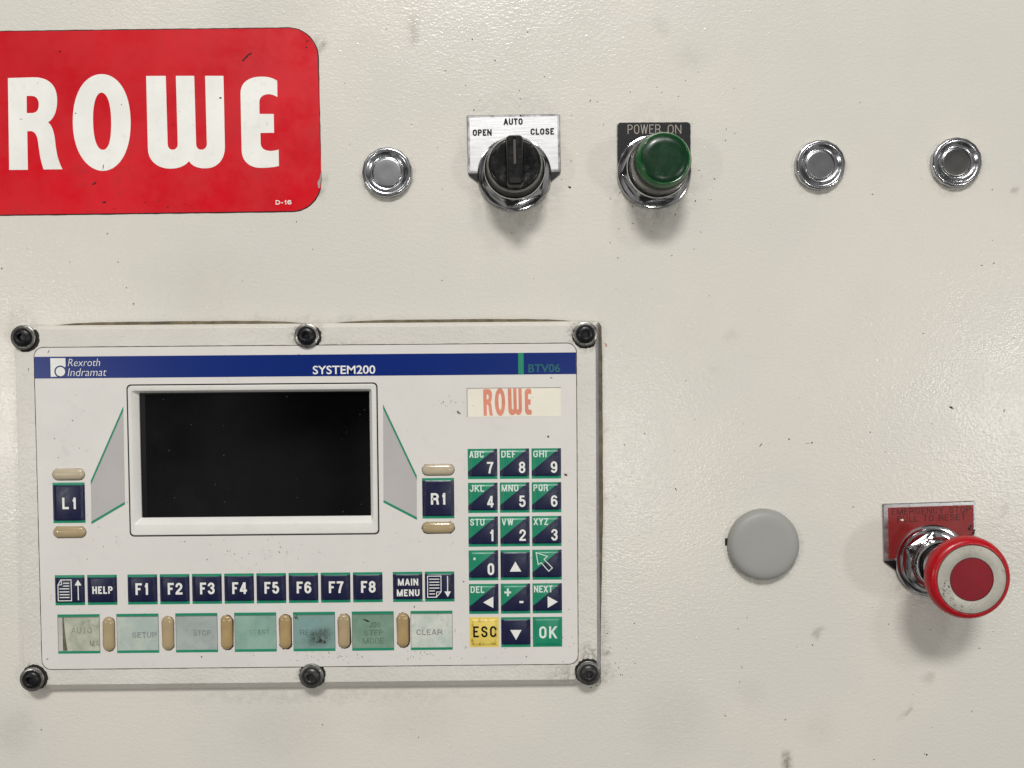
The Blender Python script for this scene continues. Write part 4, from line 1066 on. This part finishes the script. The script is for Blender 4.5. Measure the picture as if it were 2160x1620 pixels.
wx0 = pl(166.5, 1338, HP)[0]; wx1 = pl(910.5, 1328.5, HP)[0]
def faded(i, col, lo):
    k = NT('faded_slip_print_%d' % i); k.b.inputs['Base Color'].default_value = col; k.b.inputs['Roughness'].default_value = 0.45
    k.set(k.b.inputs['Alpha'], k.ramp(k.noise(520, 5, 0.75), 0.3, 0.7, lo * .7, lo * .7 + 0.34)); return k.m
film_print = [faded(i, c_, a_) for i, (c_, a_) in enumerate(((lin(104, 108, 96), .12), (lin(96, 104, 108), .25), (lin(90, 90, 96), .1), (lin(84, 122, 112), .0), (lin(80, 92, 92), .1), (lin(74, 96, 84), .18), (lin(96, 92, 104), .38)))]
for i, (s, cxp, cyp, lab) in enumerate(WIN):
    x = wx0 + (wx1 - wx0) * i / 6
    w = node('label_window', panel, (x, y_w, HP))
    if lab: w['label'] = lab
    sheet('film', [rrect(-WW / 2, -WH / 2, WW / 2, WH / 2)], 0.0, slip_film('slip_film_%d' % i, *GCOL[i], i + 1.0, .35 if i in (0, 6) else .22, (10, -13) if i == 4 else None), w)
    for y_ in (WH / 2 - 5.4, -WH / 2):
        sheet('green_stripe', [rrect(-WW / 2, y_, WW / 2, y_ + 5.4)], 0.25, M['green'], w)
    lettering([line([(-WW / 2 + 1, WH / 2 - 6.2), (WW / 2 - 1, WH / 2 - 6.2)], .8), line([(WW / 2 - .5, -WH / 2 + 6), (WW / 2 - .5, WH / 2 - 6)], .7), line([(-WW / 2 + .5, -WH / 2 + 6), (-WW / 2 + .5, WH / 2 - 6)], .7)], 0.3, M['softgrime'], w, name='film_edge')
    P = {'AUTO': [('AUTO', 28, 28, 71, 40)], 'SETUP': [('SETUP', 32, 39, 83, 51)], 'STOP': [('STOP', 36, 36, 74, 48)], 'START': [('START', 30, 36, 74, 48)], 'RESUME': [('RESUME', 14, 37, 78, 49)], 'JOG': [('JOG', 36, 22, 60, 34), ('STEP', 25, 39, 65, 51), ('MODE', 22, 56, 67, 68)], 'CLEAR': [('CLEAR', 12, 39, 66, 51)]}[s]
    tx = [text_mesh(t_, x0_ - WW / 2, WH / 2 - y1_, x1_ - WW / 2, WH / 2 - y0_, .17, .16, .8) for t_, x0_, y0_, x1_, y1_ in P]
    lettering(tx, 0.25, film_print[i], w)
    if i == 0:
        sheet('slip_edge', [rrect(-WW / 2 + 1, -WH / 2 + 6, -WW / 2 + 10, WH / 2 - 6)], 0.2, simple('clear_slip_edge', lin(196, 194, 186), 0.3), w)
        lettering([text_mesh('MA', 66 - WW / 2, WH / 2 - 68, 86 - WW / 2, WH / 2 - 56, .17, .16, .8)], 0.25, film_print[0], w)
        sheet('slip_fold', [[(-WW / 2 + 10, -WH / 2 + 6), (-WW / 2 + 19, -WH / 2 + 6), (-WW / 2 + 15, 0), (-WW / 2 + 13, WH / 2 - 6), (-WW / 2 + 10, WH / 2 - 6)]], 0.22, simple('slip_fold_dark', lin(112, 110, 88), 0.5, var=.25, dscale=300), w)
    if i == 4:
        tx = [blot(12, -20, 4.2, 1.3, .3, 14, .35), blot(22, -22, 2.2, 1.2, 0)]
        for q_ in range(12): tx.append(blot(12 + random.gauss(0, 10), -14 + random.gauss(0, 7), random.uniform(.4, 1.5), 1.5, random.uniform(0, 3)))
        for q_ in range(8): tx.append(blot(-36 + random.gauss(0, 3), 29 + random.gauss(0, 2.5), random.uniform(.5, 1.6), 1.8, random.uniform(0, 3)))
        for q_, b_ in enumerate(tx): tx[q_] = ([(p[0], p[1], (q_ % 9) * .03) for p in b_[0]], b_[1])
        lettering(tx, 0.4, simple('burn_mark', lin(50, 48, 40), 0.6), w, name='burn_spot')['kind'] = 'stuff'
    if i == 5:
        lettering([blot(-12, 22, 2.6, 2.2, -.4), blot(-18, 24, 1.6, 1.8, -.2)], 0.45, M['grime'], w, name='burn_spot')

# ------------------------------------------------------------------ screws
hexr = lambda a, r: r * math.cos(math.pi / 6) / math.cos((a + .3) % (math.pi / 3) - math.pi / 6)
def make_screw(px, py, label, light, gdx, gdy):
    c = pl(px, py, 30); o = node('screw', panel, (c[0], c[1], HF)); o['label'] = label
    n = 26
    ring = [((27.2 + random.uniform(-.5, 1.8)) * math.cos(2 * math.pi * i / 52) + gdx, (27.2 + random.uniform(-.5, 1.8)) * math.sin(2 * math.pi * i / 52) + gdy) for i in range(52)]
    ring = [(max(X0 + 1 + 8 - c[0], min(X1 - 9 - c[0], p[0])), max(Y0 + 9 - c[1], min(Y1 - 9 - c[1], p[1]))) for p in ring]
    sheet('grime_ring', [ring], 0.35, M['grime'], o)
    vs, fs = lathe([(25.4, 0.4), (25.8, 2), (25.4, 4.4), (24.2, 5.2), (16, 5.3)], 64)
    obj('washer', vs, fs, M['washer'] if light else M['washer_dark'], o, smooth=True, angle=40)
    prof = [(19.5, 5.2), (19.8, 6.2), (19.0, 8.4), (16.8, 10.8), (13.5, 12.6), (10.2, 13.5), (8.8, 13.6), (7.8, 13.0), (7.4, 12.2), (7.0, 6.5)]
    vs, fs = lathe(prof, 72, lambda i, a, r: hexr(a, r * 1.08) if i >= 8 else r)
    obj('screw_head', vs, fs, M['screw'] if not light else M['screw_worn'], o, smooth=True, angle=40)
M['washer_dark'] = simple('dirty_steel', lin(150, 148, 142), 0.3, 0.9, dirt=0.9, dscale=260, rvar=0.12)
M['screw_worn'] = simple('worn_oxide', lin(72, 70, 70), 0.34, 0.75, dirt=0.8, dscale=260, rvar=0.1)
for a_ in ((48.6, 712, 'black socket screw at the upper left corner', False, 4, -2), (647, 708.5, 'black socket screw in the middle of the top edge', False, 1.5, -1), (1234.6, 704.8, 'black socket screw at the upper right corner', False, 1, -2),
           (67.6, 1433, 'black socket screw at the lower left corner', False, 2.5, 1.5), (657, 1426.4, 'worn socket screw in the middle of the bottom edge', True, 1, 1.5), (1242, 1420, 'worn socket screw at the lower right corner', True, -1, 2)):
    make_screw(*a_)

# ------------------------------------------------------------------ dirt flecks
def flecks(name, lst, h, mat, parent, label=None):
    parts = []
    for i, b_ in enumerate(lst): parts.append(([(p[0], p[1], (i % 7) * .02) for p in b_[0]], b_[1]))
    o = lettering(parts, h, mat, parent, name=name); o['kind'] = 'stuff'
    if label: o['label'] = label; o['category'] = 'dirt'
    return o
fl = []
for (x, y, r, sx, an) in ((2007, 860, 2.6, 2.4, -.55), (1605, 938, 1.5, 3, .9), (1425, 1031, 1.4, 3, -1.1), (1712, 934, 1.6, 1.2, 0), (1664, 926, 1.6, 1, 0), (1704, 935, .7, 8, .05), (1245, 212, 1.6, 1, 0), (1260, 215, 1.1, 1, 0), (1113, 68, 1.2, 1, 0), (996, 83, 1.3, 1, 0), (1202, 395, 2, 1.5, -.3), (1467, 424, 1.4, 1, 0), (1530, 296, 1.2, 1, 0), (1440, 390, 1.2, 1, 0), (2118, 866, 1.3, 2, 1), (1948, 703, 1.2, 1.5, 0), (1955, 1592, 1.8, 1, 0), (1950, 1590, 1, 1.8, 1.3), (1656, 1518, 1.3, 1.5, 0), (1843, 1602, 1.2, 1, 0), (2066, 1367, 1.3, 1, 0), (2071, 560, 1.2, 2, 0), (2093, 400, 1.2, 1, 0), (2097, 555, 1.5, 1.2, .3), (1840, 410, 1.2, 1.5, 0), (249, 553, 1.3, 1, 0), (267, 607, 1.3, 1, 0), (282, 641, 1.5, 1, 0), (147, 553, 1.1, 1, 0), (4, 566, 1.8, 1, 0), (1360, 915, 1.2, 1, 0), (1317, 938, 1.2, 1, 0), (1576, 1303, 1.2, 1, 0), (1557, 1326, 1.2, 1, 0), (1714, 1360, 1.3, 1, 0), (2050, 1500, 1, 3, .8), (1530, 1510, 1.2, 2, -.5), (1565, 1408, .8, 4, -1.2), (1560, 1438, .7, 4, -1.4)):
    u, v = at(x, y); fl.append(blot(u, v, r, sx, an))
for i in range(110):
    u, v = at(random.uniform(0, 2160), random.uniform(0, 1620)); fl.append(blot(u, v, random.uniform(.35, .95), random.uniform(1, 2.2), random.uniform(0, 3.1), 7))
for (cx_, cy_, sd, n_) in ((1085, 395, 65, 26), (1380, 400, 75, 56), (1962, 1190, 75, 16), (1290, 1400, 28, 26), (1380, 265, 90, 26), (1085, 245, 95, 22)):
    for i in range(n_):
        u, v = at(random.gauss(cx_, sd), random.gauss(cy_, sd * .8)); fl.append(blot(u, v, random.uniform(.3, 1.15), random.uniform(1, 2.4), random.uniform(0, 3.1), 7))
flecks('dirt_flecks', fl, 0.35, M['grime'], None, 'tiny dark dirt flecks scattered over the cream cabinet face')
nb = []
for (x, y, r, sx, an) in ((1278, 727, 2.6, 1.6, -1.0),):
    u, v = at(x, y); nb.append(blot(u, v, r, sx, an))
flecks('paint_crumb', nb, 1.2, simple('pink_crumb', lin(206, 150, 134), 0.6), None, 'tiny pink crumb stuck on the cabinet right of the operator panel')
fp = []
for (x, y, r, sx, an) in ((102, 742, 1.2, 3, 1.0), (968, 871, 2.6, 1.5, -.6), (966, 868, 1.6, 1.2, 0), (1156, 921, 2.2, 1.3, -.4), (1193, 1001, 2.6, 1.4, -.9), (1163, 797, 1.2, 3, -.6), (153, 887, 1, 1, 0), (123, 965, .9, 1, 0), (168, 945, 1, 1, 0), (115, 925, 1, 1, 0), (874, 1280, 1.5, 1, 0), (894, 1268, 1.2, 1, 0), (60, 779, 1.1, 2.5, -1.4), (978, 1227, 1.5, 1, 0), (630, 748, 1.2, 1, 0), (935, 848, 1.2, 1, 0), (960, 1330, .7, 5, 1.4), (982, 1365, .8, 5, 1.5), (1110, 1385, 1.2, 1, 0), (425, 1385, 1.6, 1, 0), (437, 1180, 1.1, 1, 0), (590, 1165, 1, 1.2, 0), (605, 1165, .7, 7, 1.5), (100, 1390, 1.2, 1.4, 0)):
    c = pl(x, y, HP); fp.append(blot(c[0], c[1], r, sx, an))
for i in range(190):
    c = pl(random.uniform(80, 1212), random.choice((random.uniform(800, 1400), random.uniform(1140, 1400))), HP)
    fp.append(blot(c[0], c[1], random.uniform(.3, .75), random.uniform(1, 2.5), random.uniform(0, 3.1), 7))
for (cx_, cy_, sd, n_) in ((700, 1385, 45, 50), (900, 1385, 60, 30), (560, 1160, 60, 26), (1180, 1350, 30, 22), (940, 850, 30, 14)):
    for i in range(n_):
        x_, y_ = random.gauss(cx_, sd), random.gauss(cy_, sd * .22)
        if y_ < 1396 and not (275 < x_ < 800 and y_ < 1134):
            c = pl(x_, y_, HP); fp.append(blot(c[0], c[1], random.uniform(.3, .9), random.uniform(1, 2), random.uniform(0, 3.1), 7))
fp = [b_ for b_ in fp if not (bx0 < b_[0][0][0] < bx1 and by0 < b_[0][0][1] < by1)]
flecks('dirt_fleck', fp, HP + .3, M['softgrime'], panel)

sc_ = []
for (x, y, r, sx, an) in ((1276, 1499, .9, 6, -.1), (1352, 1405, 1.0, 3, 1.2), (1396, 1407, 1.2, 3, .6), (1813, 1430, .8, 7, .25), (1594, 1530, 1.0, 5, .1), (2078, 1540, 1.1, 4, .5), (1541, 1511, 1.4, 1.5, 0), (1196, 345, 1.2, 3, -.2), (990, 437, 1.3, 1.3, 0), (1170, 164, 1.4, 3, 1.1), (820, 50, 1.3, 1.3, 0), (1345, 89, 1.9, 1, 0), (1188, 109, 1.8, 1.2, 0),
                         (1860, 1402, 1.5, 1, 0), (1894, 1400, 1.4, 1, 0), (1880, 1405, 1.4, 1, 0), (1686, 1368, 1.5, 1, 0), (1698, 1357, 1.3, 1, 0), (1330, 726, 1.5, 1, 0), (1307, 727, 1.5, 1, 0), (1608, 752, 1.5, 1, 0), (1830, 668, 1.3, 2, .5), (1350, 797, 1.4, 1, 0), (585, 1530, 1.0, 5, .3), (120, 1555, 1.2, 2, .2), (1460, 30, 1.0, 6, 1.1), (2130, 930, 1, 4, -.7)):
    u, v = at(x, y); sc_.append(blot(u, v, r, sx, an))
for i in range(120):
    u, v = at(random.uniform(0, 2160), random.uniform(0, 1620)); sc_.append(blot(u, v, random.uniform(.4, 1.0), random.uniform(1, 2.5), random.uniform(0, 3.1), 7))
flecks('paint_nicks', sc_, 0.5, simple('pale_nick', lin(236, 233, 224), 0.35), None, 'tiny pale nicks and nibs scattered over the cream cabinet face')
